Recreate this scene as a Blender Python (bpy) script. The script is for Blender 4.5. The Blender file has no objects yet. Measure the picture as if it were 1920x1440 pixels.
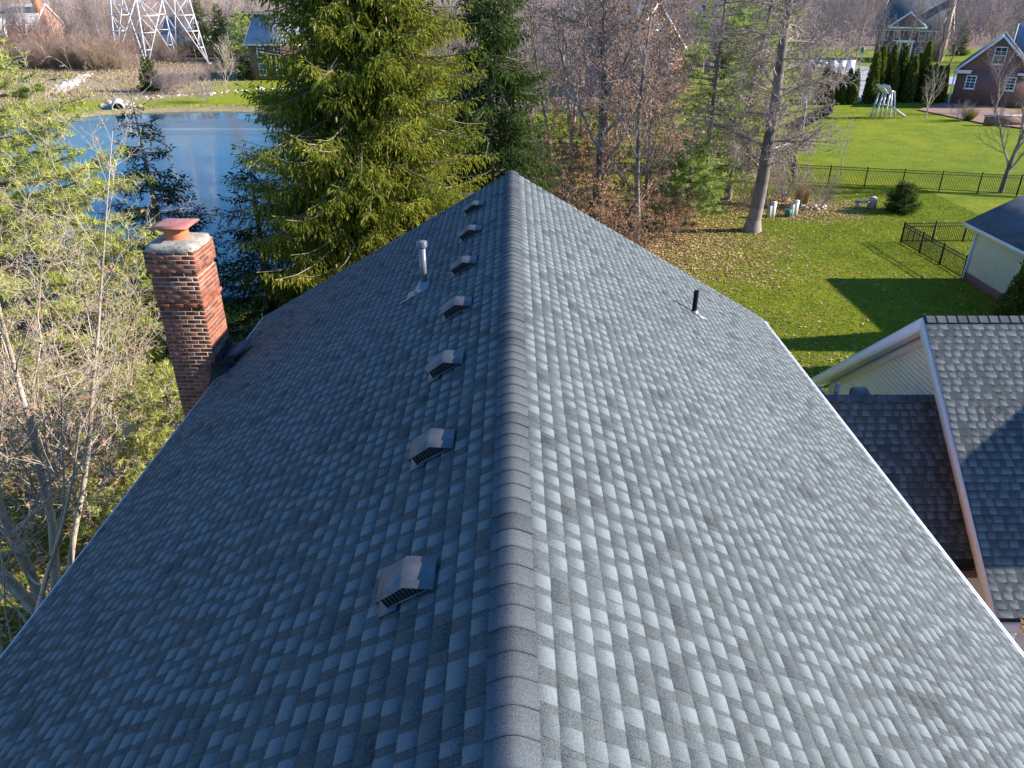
import bpy, math, random
import numpy as np
from mathutils import Vector, Matrix

# ------------------------------------------------------------------ scene, camera, light
scene = bpy.context.scene
COL = scene.collection
R = math.radians
H = 12.5
cam_d = bpy.data.cameras.new('camera')
cam = bpy.data.objects.new('camera', cam_d); COL.objects.link(cam)
cam.location = (0, 0, H); cam.rotation_euler = (R(90 - 27.5), 0, 0)
cam_d.sensor_width = 36; cam_d.lens = 26.25
cam_d.clip_start = 0.05; cam_d.clip_end = 6000
scene.camera = cam

SUN_EL, SUN_AZ = 25.5, 1.5           # azimuth from +x towards +y
world = bpy.data.worlds.new('World'); scene.world = world; world.use_nodes = True
wn = world.node_tree.nodes; wl = world.node_tree.links
bg = wn['Background']; sky = wn.new('ShaderNodeTexSky')
sky.sky_type = 'NISHITA'; sky.sun_disc = False
sky.sun_elevation = R(SUN_EL); sky.sun_rotation = R(90 - SUN_AZ)
sky.air_density = 1.4; sky.dust_density = 0.0; sky.ozone_density = 9.5
wl.new(sky.outputs[0], bg.inputs[0]); bg.inputs[1].default_value = 0.095
sd = bpy.data.lights.new('sun', 'SUN'); sd.energy = 5.0; sd.angle = R(0.5); sd.color = (1.0, 0.84, 0.66)
sun = bpy.data.objects.new('sun', sd); COL.objects.link(sun)
sv = Vector((math.cos(R(SUN_EL)) * math.cos(R(SUN_AZ)), math.cos(R(SUN_EL)) * math.sin(R(SUN_AZ)), math.sin(R(SUN_EL))))
sun.rotation_euler = (-sv).to_track_quat('-Z', 'Y').to_euler(); sun.location = (30, 5, 40)
scene.view_settings.view_transform = 'Standard'; scene.view_settings.look = 'None'
scene.view_settings.exposure = 1.2; scene.view_settings.gamma = 1
scene.view_settings.use_curve_mapping = False
scene.view_settings.use_white_balance = True; scene.view_settings.white_balance_temperature = 5850; scene.view_settings.white_balance_tint = 10
try:
    scene.cycles.max_bounces = 6; scene.cycles.volume_bounces = 0; scene.cycles.transparent_max_bounces = 4
    scene.cycles.caustics_reflective = False; scene.cycles.caustics_refractive = False
except Exception: pass

# ------------------------------------------------------------------ materials
def node_mat(name):
    m = bpy.data.materials.new(name); m.use_nodes = True
    nt = m.node_tree; b = nt.nodes['Principled BSDF']
    return m, nt, nt.nodes, nt.links, b
def ramp(nt, fac, stops):
    r = nt.nodes.new('ShaderNodeValToRGB'); e = r.color_ramp.elements
    e[0].position = stops[0][0]; e[0].color = (*stops[0][1], 1)
    e[1].position = stops[-1][0]; e[1].color = (*stops[-1][1], 1)
    for p, c in stops[1:-1]:
        n = e.new(p); n.color = (*c, 1)
    nt.links.new(fac, r.inputs[0]); return r.outputs[0]
def noise(nt, scale, detail=3, rough=0.5, vec=None, coord='Object'):
    n = nt.nodes.new('ShaderNodeTexNoise'); n.inputs['Scale'].default_value = scale
    n.inputs['Detail'].default_value = detail; n.inputs['Roughness'].default_value = rough
    if vec is None:
        t = nt.nodes.new('ShaderNodeTexCoord'); vec = t.outputs[coord]
    nt.links.new(vec, n.inputs['Vector']); return n.outputs['Fac']
def geo_pos(nt):
    return nt.nodes.new('ShaderNodeNewGeometry').outputs['Position']
def mathn(nt, op, a, b=None, clamp=False):
    n = nt.nodes.new('ShaderNodeMath'); n.operation = op; n.use_clamp = clamp
    for i, v in enumerate((a, b)):
        if v is None: continue
        if isinstance(v, (int, float)): n.inputs[i].default_value = v
        else: nt.links.new(v, n.inputs[i])
    return n.outputs[0]
def mixc(nt, fac, a, b, mode='MIX'):
    n = nt.nodes.new('ShaderNodeMix'); n.data_type = 'RGBA'; n.blend_type = mode
    if isinstance(fac, (int, float)): n.inputs[0].default_value = fac
    else: nt.links.new(fac, n.inputs[0])
    for i, v in ((6, a), (7, b)):
        if isinstance(v, tuple): n.inputs[i].default_value = (*v, 1) if len(v) == 3 else v
        else: nt.links.new(v, n.inputs[i])
    return n.outputs[2]
def attr(nt, name, out='Fac'):
    a = nt.nodes.new('ShaderNodeAttribute'); a.attribute_name = name; return a.outputs[out]
def bump(nt, b, h, strength=0.3, dist=0.01):
    n = nt.nodes.new('ShaderNodeBump'); n.inputs['Strength'].default_value = strength
    n.inputs['Distance'].default_value = dist
    nt.links.new(h, n.inputs['Height']); nt.links.new(n.outputs[0], b.inputs['Normal'])

def simple_mat(name, col, rough=0.6, metal=0.0, nscale=6.0, nvar=0.15, bumpd=0.0, spec=None):
    m, nt, n, l, b = node_mat(name)
    f = noise(nt, nscale, 5, 0.6, geo_pos(nt))
    lo = tuple(max(0, c * (1 - nvar)) for c in col); hi = tuple(min(1, c * (1 + nvar)) for c in col)
    c = ramp(nt, f, [(0.3, lo), (0.7, hi)])
    l.new(c, b.inputs['Base Color']); b.inputs['Roughness'].default_value = rough
    b.inputs['Metallic'].default_value = metal
    if spec is not None: b.inputs['Specular IOR Level'].default_value = spec
    if bumpd: bump(nt, b, noise(nt, nscale * 8, 3, 0.6, geo_pos(nt)), 0.5, bumpd)
    return m

def shingle_mat(name, dark, light, grain=1.0):
    m, nt, n, l, b = node_mat(name)
    pos = geo_pos(nt)
    t = attr(nt, 'tint')
    g1 = noise(nt, 230, 2, 0.7, pos); g2 = noise(nt, 85, 2, 0.6, pos); big = noise(nt, 0.5, 4, 0.6, pos)
    oi = n.new('ShaderNodeObjectInfo').outputs['Random']
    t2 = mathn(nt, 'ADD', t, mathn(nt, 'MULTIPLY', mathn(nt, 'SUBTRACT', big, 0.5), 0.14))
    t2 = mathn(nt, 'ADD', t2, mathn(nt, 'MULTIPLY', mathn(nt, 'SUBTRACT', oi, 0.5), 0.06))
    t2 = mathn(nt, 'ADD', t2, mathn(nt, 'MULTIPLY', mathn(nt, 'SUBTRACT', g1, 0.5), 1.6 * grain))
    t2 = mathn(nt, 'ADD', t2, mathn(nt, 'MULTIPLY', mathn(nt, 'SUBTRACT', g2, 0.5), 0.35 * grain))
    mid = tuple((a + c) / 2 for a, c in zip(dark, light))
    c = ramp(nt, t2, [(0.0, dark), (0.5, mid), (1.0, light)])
    warm = noise(nt, 140, 1, 0.5, pos)
    c = mixc(nt, mathn(nt, 'MULTIPLY', mathn(nt, 'GREATER_THAN', warm, 0.63), 0.16), c, (0.16, 0.12, 0.10))
    l.new(c, b.inputs['Base Color']); b.inputs['Roughness'].default_value = 0.85
    b.inputs['Specular IOR Level'].default_value = 0.12
    bump(nt, b, g1, 0.55, 0.0025)
    return m
M = {}
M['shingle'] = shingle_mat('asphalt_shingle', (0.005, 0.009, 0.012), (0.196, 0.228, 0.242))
M['shingle_deck'] = simple_mat('roof_underlay', (0.03, 0.032, 0.036), 0.95)
M['cap'] = shingle_mat('ridge_cap_shingle', (0.008, 0.012, 0.015), (0.205, 0.228, 0.24))
M['white'] = simple_mat('white_trim_paint', (0.86, 0.87, 0.88), 0.45, nvar=0.04, nscale=2)
M['drip'] = simple_mat('drip_edge_metal', (0.55, 0.56, 0.58), 0.5, nvar=0.05)
M['white_wall'] = simple_mat('white_siding', (0.86, 0.87, 0.88), 0.55, nvar=0.05, nscale=1.2)
M['cream'] = simple_mat('cream_siding', (0.80, 0.78, 0.69), 0.6, nvar=0.05, nscale=1.5)
M['black_metal'] = simple_mat('black_metal', (0.010, 0.012, 0.014), 0.75, nvar=0.3, spec=0.15)
M['vent'] = simple_mat('vent_sheet_metal', (0.10, 0.107, 0.12), 0.5, 0.0, nscale=14, nvar=0.22)
M['vent_dark'] = simple_mat('vent_screen_and_shade', (0.006, 0.006, 0.008), 0.7)
M['pipe'] = simple_mat('grey_pipe', (0.16, 0.18, 0.21), 0.4, 0.2, nscale=10, nvar=0.3)
M['lead'] = simple_mat('galvanised_flashing', (0.26, 0.28, 0.31), 0.42, 0.5, nscale=12, nvar=0.25)
M['concrete'] = simple_mat('concrete', (0.46, 0.45, 0.42), 0.85, nscale=3, nvar=0.15, bumpd=0.004)
M['membrane'] = simple_mat('black_membrane', (0.008, 0.009, 0.012), 0.8, bumpd=0.01)
M['glass'] = simple_mat('window_glass', (0.03, 0.05, 0.07), 0.08, nvar=0.3, nscale=0.8)
M['stone'] = simple_mat('pale_stone', (0.42, 0.37, 0.31), 0.85, nscale=4, nvar=0.35, bumpd=0.01)
M['galv'] = simple_mat('galvanised_steel', (0.62, 0.63, 0.65), 0.5, 0.0, nscale=2, nvar=0.12)
M['terracotta'] = simple_mat('terracotta', (0.50, 0.17, 0.07), 0.7, nscale=12, nvar=0.25)
M['cap_metal'] = simple_mat('rusty_red_cap', (0.40, 0.16, 0.125), 0.5, 0.0, nscale=9, nvar=0.25)
M['green_plastic'] = simple_mat('green_plastic', (0.03, 0.16, 0.13), 0.5)
M['wood'] = simple_mat('weathered_wood', (0.25, 0.19, 0.14), 0.8, nscale=10, nvar=0.35)
M['white_plastic'] = simple_mat('white_plastic', (0.7, 0.7, 0.68), 0.4)
M['asphalt'] = simple_mat('driveway', (0.36, 0.37, 0.38), 0.85, nscale=2, nvar=0.12)
M['terra_paving'] = simple_mat('brick_paving', (0.28, 0.17, 0.13), 0.85, nscale=3, nvar=0.2)
M['roof_far'] = simple_mat('dark_roof', (0.075, 0.09, 0.11), 0.85, nscale=1.2, nvar=0.35)
M['roof_far_light'] = simple_mat('grey_roof', (0.30, 0.31, 0.33), 0.85, nscale=1.2, nvar=0.2)

def crown_concrete():
    m, nt, n, l, b = node_mat('mortar_crown')
    f = noise(nt, 9, 6, 0.7, geo_pos(nt)); g = noise(nt, 15, 5, 0.75, geo_pos(nt))
    c = ramp(nt, f, [(0.3, (0.20, 0.19, 0.16)), (0.6, (0.40, 0.37, 0.31))])
    c = mixc(nt, mathn(nt, 'MULTIPLY', mathn(nt, 'SUBTRACT', g, 0.54), 9.0, True), c, (0.055, 0.048, 0.036))
    l.new(c, b.inputs['Base Color']); b.inputs['Roughness'].default_value = 0.9; bump(nt, b, g, 0.6, 0.01)
    return m
M['crown'] = crown_concrete()
def brick_unit():
    m, nt, n, l, b = node_mat('clay_brick')
    t = attr(nt, 'tint'); oi = n.new('ShaderNodeObjectInfo').outputs['Random']
    f = noise(nt, 40, 4, 0.65, geo_pos(nt)); f2 = noise(nt, 4, 4, 0.6, geo_pos(nt))
    v = mathn(nt, 'ADD', mathn(nt, 'MULTIPLY', oi, 0.5), mathn(nt, 'MULTIPLY', t, 0.2))
    v = mathn(nt, 'ADD', v, mathn(nt, 'MULTIPLY', mathn(nt, 'SUBTRACT', f, 0.4), 0.45))
    c = ramp(nt, v, [(0.0, (0.10, 0.036, 0.022)), (0.3, (0.23, 0.075, 0.04)), (0.65, (0.34, 0.125, 0.065)), (1.0, (0.42, 0.19, 0.11))])
    c = mixc(nt, mathn(nt, 'MULTIPLY', mathn(nt, 'GREATER_THAN', f2, 0.62), 0.35), c, (0.32, 0.27, 0.23))
    l.new(c, b.inputs['Base Color']); b.inputs['Roughness'].default_value = 0.88; bump(nt, b, f, 0.6, 0.004)
    return m
M['brick'] = brick_unit()
M['mortar'] = simple_mat('mortar', (0.40, 0.33, 0.27), 0.95, nscale=20, nvar=0.25)
def brick_wall_mat(name, c1, c2, cm):
    m, nt, n, l, b = node_mat(name)
    g = n.new('ShaderNodeNewGeometry'); sx = n.new('ShaderNodeSeparateXYZ'); l.new(g.outputs['Position'], sx.inputs[0])
    cx = n.new('ShaderNodeCombineXYZ')
    l.new(mathn(nt, 'ADD', sx.outputs[0], sx.outputs[1]), cx.inputs[0]); l.new(sx.outputs[2], cx.inputs[1])
    br = n.new('ShaderNodeTexBrick'); l.new(cx.outputs[0], br.inputs['Vector'])
    br.inputs['Scale'].default_value = 1; br.inputs['Brick Width'].default_value = 0.22; br.inputs['Row Height'].default_value = 0.075
    br.inputs['Mortar Size'].default_value = 0.008
    br.inputs['Color1'].default_value = (*c1, 1); br.inputs['Color2'].default_value = (*c2, 1); br.inputs['Mortar'].default_value = (*cm, 1)
    f = noise(nt, 0.7, 4, 0.6, g.outputs['Position'])
    c = mixc(nt, mathn(nt, 'MULTIPLY', f, 0.35), br.outputs[0], c2)
    l.new(c, b.inputs['Base Color']); b.inputs['Roughness'].default_value = 0.9
    return m
M['wall_brick_dark'] = brick_wall_mat('dark_red_brickwork', (0.22, 0.10, 0.075), (0.15, 0.07, 0.055), (0.27, 0.20, 0.17))
M['wall_brick_pink'] = brick_wall_mat('pink_brickwork', (0.46, 0.22, 0.16), (0.40, 0.19, 0.13), (0.42, 0.32, 0.26))
M['wall_tan'] = brick_wall_mat('tan_brickwork', (0.52, 0.35, 0.25), (0.46, 0.31, 0.22), (0.46, 0.38, 0.30))

def foliage_mat(name, stops, transl=0.35, nscale=0.8):
    m, nt, n, l, b = node_mat(name)
    t = attr(nt, 'tint'); f = noise(nt, nscale, 3, 0.6, geo_pos(nt))
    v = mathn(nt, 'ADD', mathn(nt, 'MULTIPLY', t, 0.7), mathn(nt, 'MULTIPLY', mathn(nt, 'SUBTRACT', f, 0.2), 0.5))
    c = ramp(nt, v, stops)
    n.remove(b); out = n['Material Output']
    d = n.new('ShaderNodeBsdfPrincipled'); d.inputs['Roughness'].default_value = 0.6; d.inputs['Specular IOR Level'].default_value = 0.25
    tr = n.new('ShaderNodeBsdfTranslucent'); mx = n.new('ShaderNodeMixShader'); mx.inputs[0].default_value = transl
    l.new(c, d.inputs['Base Color']); l.new(c, tr.inputs[0])
    l.new(d.outputs[0], mx.inputs[1]); l.new(tr.outputs[0], mx.inputs[2]); l.new(mx.outputs[0], out.inputs[0])
    return m
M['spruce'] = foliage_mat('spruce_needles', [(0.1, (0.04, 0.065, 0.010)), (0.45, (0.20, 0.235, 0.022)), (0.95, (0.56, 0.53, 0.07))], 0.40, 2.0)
M['spruce2'] = foliage_mat('darker_spruce_needles', [(0.1, (0.02, 0.045, 0.012)), (0.5, (0.075, 0.125, 0.022)), (0.95, (0.20, 0.26, 0.05))], 0.35)
M['spruce_dark'] = foliage_mat('blue_green_spruce_needles', [(0.1, (0.012, 0.03, 0.016)), (0.5, (0.03, 0.06, 0.03)), (0.95, (0.07, 0.11, 0.05))], 0.2)
M['pine'] = foliage_mat('yellow_green_pine_needles', [(0.1, (0.20, 0.25, 0.045)), (0.5, (0.46, 0.50, 0.11)), (0.95, (0.68, 0.67, 0.24))], 0.4)
M['pine_soft'] = foliage_mat('soft_green_pine_needles', [(0.1, (0.22, 0.31, 0.07)), (0.5, (0.44, 0.54, 0.14)), (0.95, (0.64, 0.70, 0.28))], 0.5)
M['arbor'] = foliage_mat('arborvitae_foliage', [(0.1, (0.035, 0.055, 0.01)), (0.5, (0.13, 0.16, 0.025)), (0.95, (0.32, 0.32, 0.06))], 0.35)
M['leaf'] = foliage_mat('brown_dry_leaf', [(0.1, (0.20, 0.10, 0.06)), (0.5, (0.42, 0.24, 0.13)), (0.95, (0.62, 0.46, 0.27))], 0.35, 0.4)
M['fallen'] = foliage_mat('fallen_leaf', [(0.1, (0.18, 0.10, 0.05)), (0.5, (0.46, 0.32, 0.14)), (0.95, (0.75, 0.62, 0.30))], 0.15, 0.4)
M['drygrass'] = foliage_mat('dry_grass_blade', [(0.1, (0.28, 0.19, 0.09)), (0.95, (0.55, 0.43, 0.24))], 0.3)
M['shrub_olive'] = foliage_mat('olive_shrub_leaf', [(0.1, (0.12, 0.12, 0.03)), (0.95, (0.36, 0.33, 0.08))], 0.3)
def bark_mat(name, lo, hi, nscale=14):
    m, nt, n, l, b = node_mat(name)
    tc = n.new('ShaderNodeNewGeometry'); mp = n.new('ShaderNodeMapping'); mp.inputs['Scale'].default_value = (1, 1, 0.18)
    l.new(tc.outputs['Position'], mp.inputs[0])
    f = noise(nt, nscale, 5, 0.7, mp.outputs[0]); g = noise(nt, 1.5, 3, 0.6, tc.outputs['Position'])
    t = attr(nt, 'tint')
    v = mathn(nt, 'ADD', mathn(nt, 'MULTIPLY', f, 0.6), mathn(nt, 'MULTIPLY', g, 0.3)); v = mathn(nt, 'ADD', v, mathn(nt, 'MULTIPLY', t, 0.3))
    l.new(ramp(nt, v, [(0.3, lo), (0.8, hi)]), b.inputs['Base Color']); b.inputs['Roughness'].default_value = 0.9
    b.inputs['Specular IOR Level'].default_value = 0.2
    bump(nt, b, f, 0.8, 0.02); return m
M['bark'] = bark_mat('grey_brown_bark', (0.05, 0.04, 0.034), (0.32, 0.275, 0.24))
M['bark_pale'] = bark_mat('pale_grey_bark', (0.22, 0.175, 0.125), (0.60, 0.52, 0.41))
M['bark_mauve'] = bark_mat('mauve_brown_twigs', (0.16, 0.12, 0.11), (0.46, 0.38, 0.35))
M['bark_tan'] = bark_mat('tan_twigs', (0.17, 0.12, 0.08), (0.42, 0.33, 0.22))
M['bark_red'] = bark_mat('reddish_twigs', (0.15, 0.075, 0.06), (0.40, 0.24, 0.19))

# ------------------------------------------------------------------ mesh helpers
class MB:
    def __init__(s): s.V = []; s.Q = []; s.T = []; s.t = []; s.n = 0; s.mq = []; s.mt = []
    def add(s, v, q=None, t=None, tint=0.5, mi=0):
        v = np.asarray(v, float).reshape(-1, 3); s.V.append(v)
        s.t.append(np.broadcast_to(np.asarray(tint, float), (len(v),)))
        if q is not None and len(q): a = np.asarray(q, int).reshape(-1, 4) + s.n; s.Q.append(a); s.mq.append(np.full(len(a), mi))
        if t is not None and len(t): a = np.asarray(t, int).reshape(-1, 3) + s.n; s.T.append(a); s.mt.append(np.full(len(a), mi))
        s.n += len(v)
    def box(s, lo, hi, tint=0.5, mi=0):
        (x0, y0, z0), (x1, y1, z1) = lo, hi
        s.hexa([(x0, y0, z0), (x1, y0, z0), (x1, y1, z0), (x0, y1, z0), (x0, y0, z1), (x1, y0, z1), (x1, y1, z1), (x0, y1, z1)], tint, mi)
    def hexa(s, p, tint=0.5, mi=0):
        s.add(p, [(0, 3, 2, 1), (4, 5, 6, 7), (0, 1, 5, 4), (1, 2, 6, 5), (2, 3, 7, 6), (3, 0, 4, 7)], tint=tint, mi=mi)
    def obox(s, c, a, b, d, tint=0.5, mi=0):
        c, a, b, d = (np.array(x, float) for x in (c, a, b, d))
        s.hexa([c - a - b - d, c + a - b - d, c + a + b - d, c - a + b - d, c - a - b + d, c + a - b + d, c + a + b + d, c - a + b + d], tint, mi)
    def bar(s, p, q, w, h=None, tint=0.5, mi=0, up=(0, 0, 1)):
        p, q = np.array(p, float), np.array(q, float); d = q - p; L = np.linalg.norm(d); d /= L
        u = np.array(up, float)
        if abs(d @ u) > 0.98: u = np.array((0, 1.0, 0))
        x = np.cross(d, u); x /= np.linalg.norm(x); y = np.cross(x, d); h = h or w
        s.obox((p + q) / 2, x * w / 2, d * L / 2, y * h / 2, tint, mi)
    def tube(s, pts, radii, sides=8, cap=True, tint=0.5, mi=0):
        pts = np.array(pts, float); n = len(pts); radii = np.broadcast_to(np.array(radii, float), (n,))
        d = np.gradient(pts, axis=0); d /= np.linalg.norm(d, axis=1)[:, None] + 1e-9
        ref = np.array((0, 1.0, 0)) if abs(d[0][1]) < 0.9 else np.array((1.0, 0, 0))
        V = []
        a = np.arange(sides) / sides * 2 * math.pi
        for i in range(n):
            x = np.cross(d[i], ref); x /= np.linalg.norm(x); y = np.cross(d[i], x)
            V.append(pts[i] + radii[i] * (np.cos(a)[:, None] * x + np.sin(a)[:, None] * y))
        V = np.concatenate(V); Q = []
        for i in range(n - 1):
            for k in range(sides):
                Q.append((i * sides + k, i * sides + (k + 1) % sides, (i + 1) * sides + (k + 1) % sides, (i + 1) * sides + k))
        T = []
        if cap:
            V = np.vstack([V, pts[0], pts[-1]]); c0, c1 = len(V) - 2, len(V) - 1
            for k in range(sides):
                T.append((c0, (k + 1) % sides, k)); T.append((c1, (n - 1) * sides + k, (n - 1) * sides + (k + 1) % sides))
        s.add(V, Q, T, tint, mi)
    def segs(s, P0, P1, R0, R1, sides=3, tint=0.5, mi=0):
        P0, P1 = np.array(P0, float), np.array(P1, float); R0, R1 = np.array(R0, float), np.array(R1, float)
        n = len(P0)
        if n == 0: return
        d = P1 - P0; d /= np.linalg.norm(d, axis=1)[:, None] + 1e-9
        ref = np.tile(np.array((0.31, 0.95, 0.05)), (n, 1)); x = np.cross(d, ref); x /= np.linalg.norm(x, axis=1)[:, None] + 1e-9
        y = np.cross(d, x); a = np.arange(sides) / sides * 2 * math.pi
        ring = np.cos(a)[None, :, None] * x[:, None] + np.sin(a)[None, :, None] * y[:, None]
        V = np.concatenate([P0[:, None] + ring * R0[:, None, None], P1[:, None] + ring * R1[:, None, None]], 1)
        k = np.arange(sides); q = np.stack([k, (k + 1) % sides, (k + 1) % sides + sides, k + sides], 1)
        Q = (np.arange(n) * 2 * sides)[:, None, None] + q[None]
        tt = np.repeat(np.broadcast_to(np.asarray(tint, float), (n,)), 2 * sides)
        s.add(V.reshape(-1, 3), Q.reshape(-1, 4), tint=tt, mi=mi)
    def mesh(s, name, mats, off=(0, 0, 0), smooth=False):
        me = bpy.data.meshes.new(name)
        V = np.concatenate(s.V) - np.array(off)
        nq = sum(len(a) for a in s.Q); ntr = sum(len(a) for a in s.T)
        me.vertices.add(len(V)); me.vertices.foreach_set('co', V.astype(np.float32).ravel())
        loops = []
        if nq: loops.append(np.concatenate(s.Q).ravel())
        if ntr: loops.append(np.concatenate(s.T).ravel())
        loops = np.concatenate(loops).astype(np.int32)
        me.loops.add(len(loops)); me.loops.foreach_set('vertex_index', loops)
        st = np.concatenate([np.arange(nq) * 4, nq * 4 + np.arange(ntr) * 3]).astype(np.int32)
        me.polygons.add(nq + ntr); me.polygons.foreach_set('loop_start', st)
        mi = np.concatenate((s.mq + s.mt)).astype(np.int32)
        me.polygons.foreach_set('material_index', mi)
        if smooth: me.polygons.foreach_set('use_smooth', np.ones(nq + ntr, bool))
        a = me.attributes.new('tint', 'FLOAT', 'POINT'); a.data.foreach_set('value', np.concatenate(s.t).astype(np.float32))
        me.update(calc_edges=True)
        for m in (mats if isinstance(mats, (list, tuple)) else [mats]): me.materials.append(m)
        return me
def wloc(o):
    v = Vector((0, 0, 0))
    while o: v = v + o.location; o = o.parent
    return v
def thing(name, label, cat, loc=(0, 0, 0), group=None):
    o = bpy.data.objects.new(name, None); COL.objects.link(o); o.location = loc; o.empty_display_size = 0.2
    o['label'] = label; o['category'] = cat
    if group: o['group'] = group
    return o
def part(name, mb, mats, parent=None, smooth=False, kind=None, label=None):
    me = mb.mesh(name, mats, wloc(parent) if parent else (0, 0, 0), smooth)
    o = bpy.data.objects.new(name, me); COL.objects.link(o)
    if parent: o.parent = parent
    if kind: o['kind'] = kind
    if label: o['label'] = label
    return o
def single(name, mb, mats, label, cat, loc=(0, 0, 0), smooth=False, group=None):
    me = mb.mesh(name, mats, loc, smooth); o = bpy.data.objects.new(name, me); COL.objects.link(o); o.location = loc
    o['label'] = label; o['category'] = cat
    if group: o['group'] = group
    return o
def structure(name, mb, mats, smooth=False):
    return part(name, mb, mats, None, smooth, 'structure')
def dup(root, loc, rz=0, sc=1.0, label=None, group=None):
    r = root.copy(); COL.objects.link(r); r.location = loc; r.rotation_euler = (0, 0, rz)
    r.scale = (sc, sc, sc) if not isinstance(sc, tuple) else sc
    if label: r['label'] = label
    if group: r['group'] = group
    for ch in root.children:
        c = ch.copy(); COL.objects.link(c); c.parent = r
        for g in ch.children:
            d = g.copy(); COL.objects.link(d); d.parent = c
    return r
def smoothstep(a, b, x):
    t = np.clip((x - a) / (b - a), 0, 1); return t * t * (3 - 2 * t)
CP, SP = math.cos(R(27.5)), math.sin(R(27.5))
def ground_at(px, py, z=0.0):      # where a sight line through a photo pixel meets the level z (used to survey positions once)
    x = (px - 960) / 1400; u = (720 - py) / 1400; y = CP + u * SP; zz = -SP + u * CP; k = (z - H) / zz
    return x * k, y * k

# ------------------------------------------------------------------ ground, water
POND = np.array([(-55, 89), (-49, 95.5), (-43, 97.5), (-36, 98.5), (-30, 97), (-20, 95), (-12, 86), (-8, 68), (-7, 48), (-9, 36), (-16, 31.5),
                 (-24, 32), (-32, 35), (-42, 42), (-53, 55), (-60, 70), (-60, 82)], float)
def poly_sd(X, Y, P):
    d = np.full(X.shape, 1e9); inside = np.zeros(X.shape, bool); n = len(P)
    for i in range(n):
        a, b = P[i], P[(i + 1) % n]; ex, ey = b - a
        t = np.clip(((X - a[0]) * ex + (Y - a[1]) * ey) / (ex * ex + ey * ey), 0, 1)
        d = np.minimum(d, np.hypot(X - a[0] - t * ex, Y - a[1] - t * ey))
        c = ((a[1] > Y) != (b[1] > Y)) & (X < (b[0] - a[0]) * (Y - a[1]) / (b[1] - a[1] + 1e-12) + a[0])
        inside ^= c
    return np.where(inside, -d, d)
def chaikin(P, k=2):
    for _ in range(k):
        Q = np.roll(P, -1, 0); P = np.stack([P * .75 + Q * .25, P * .25 + Q * .75], 1).reshape(-1, 2)
    return P
POND = chaikin(POND)
def vnoise(X, Y, s, seed=0):
    x, y = X / s, Y / s; xi, yi = np.floor(x).astype(int), np.floor(y).astype(int); fx, fy = x - xi, y - yi
    fx, fy = fx * fx * (3 - 2 * fx), fy * fy * (3 - 2 * fy)
    def h(a, b):
        v = np.sin(a * 127.1 + b * 311.7 + seed * 74.7) * 43758.5453; return v - np.floor(v)
    return (h(xi, yi) * (1 - fx) + h(xi + 1, yi) * fx) * (1 - fy) + (h(xi, yi + 1) * (1 - fx) + h(xi + 1, yi + 1) * fx) * fy
def masks(X, Y):
    n = vnoise(X, Y, 5, 1) * .6 + vnoise(X, Y, 1.8, 2) * .4; n2 = vnoise(X, Y, 14, 3)
    litter = np.zeros(X.shape)
    # leaf litter under the bare trees behind the ridge, fading out over the right lawn
    litter = np.maximum(litter, smoothstep(11, 2, np.hypot((X - 7.5) * .95, (Y - 44) * .7)) * .95)
    litter = np.maximum(litter, smoothstep(5.5, 1.5, np.hypot((X - 18) * .7, (Y - 49.5))) * .95)
    litter = np.maximum(litter, smoothstep(16, 3, np.hypot((X - 9), (Y - 35) * .8)) * .10)
    litter = np.maximum(litter, smoothstep(-4, -8, X) * smoothstep(32, 28, Y) * .62)
    litter = np.maximum(litter, smoothstep(6, 0, np.hypot(X + 3, Y - 30)) * .9)
    litter = np.clip(litter + (n - .5) * .5 * (litter > .05), 0, 1)
    litter = np.maximum(litter, smoothstep(9.5, 7, np.abs(X - 1.0) + (n2 - .5) * 3) * smoothstep(36, 40, Y) * smoothstep(70, 60, Y) * .92)
    dry = smoothstep(-38, -50, X + (n2 - .5) * 10) * smoothstep(101, 112, Y + (n - .5) * 8)
    dry = np.maximum(dry, smoothstep(-57, -66, X) * smoothstep(70, 80, Y) * .9)
    dry = np.maximum(dry, smoothstep(3.5, .4, np.abs(poly_sd(X, Y, POND) - .5)) * .8 * (Y > 60))
    wood = smoothstep(150, 160, Y + (n - .5) * 8) * smoothstep(-46, -58, X)
    wood = np.maximum(wood, smoothstep(205, 225, Y))
    wood = np.maximum(wood, smoothstep(12, 6, np.abs(X - 6)) * smoothstep(95, 105, Y))
    wood = np.maximum(wood, smoothstep(-62, -75, X) * smoothstep(100, 80, Y))
    yel = vnoise(X, Y, 9, 7) * .6 + vnoise(X, Y, 3, 8) * .4
    yel = np.clip(yel * .75 + smoothstep(7, 14, X) * smoothstep(50, 30, Y) * .15 + smoothstep(-20, -40, X) * smoothstep(90, 100, Y) * .45, 0, 1)
    return litter, dry, wood, yel
def axis(lo, hi, step, far, g=1.22):
    a = list(np.arange(lo, hi + step, step)); s = step; v = a[-1]
    while v < far: s *= g; v += s; a.append(v)
    s = step; v = a[0]; pre = []
    while v > -far: s *= g; v -= s; pre.append(v)
    return np.array(pre[::-1] + a)
ax, ay = axis(-80, 62, 0.6, 2500), axis(2, 130, 0.6, 2500)
GX, GY = np.meshgrid(ax, ay)
sdp = poly_sd(GX, GY, POND)
GZ = (vnoise(GX, GY, 9, 4) - .5) * .10 + (vnoise(GX, GY, 2.2, 5) - .5) * .03
GZ = GZ * smoothstep(0, 4, sdp) - .45 * smoothstep(1.6, -.2, sdp) - 1.3 * smoothstep(0, -5, sdp)
gb = MB(); nx = len(ax); ny = len(ay)
idx = np.arange(nx * ny).reshape(ny, nx)
gq = np.stack([idx[:-1, :-1], idx[:-1, 1:], idx[1:, 1:], idx[1:, :-1]], -1).reshape(-1, 4)
gb.add(np.stack([GX, GY, GZ], -1).reshape(-1, 3), gq)
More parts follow.
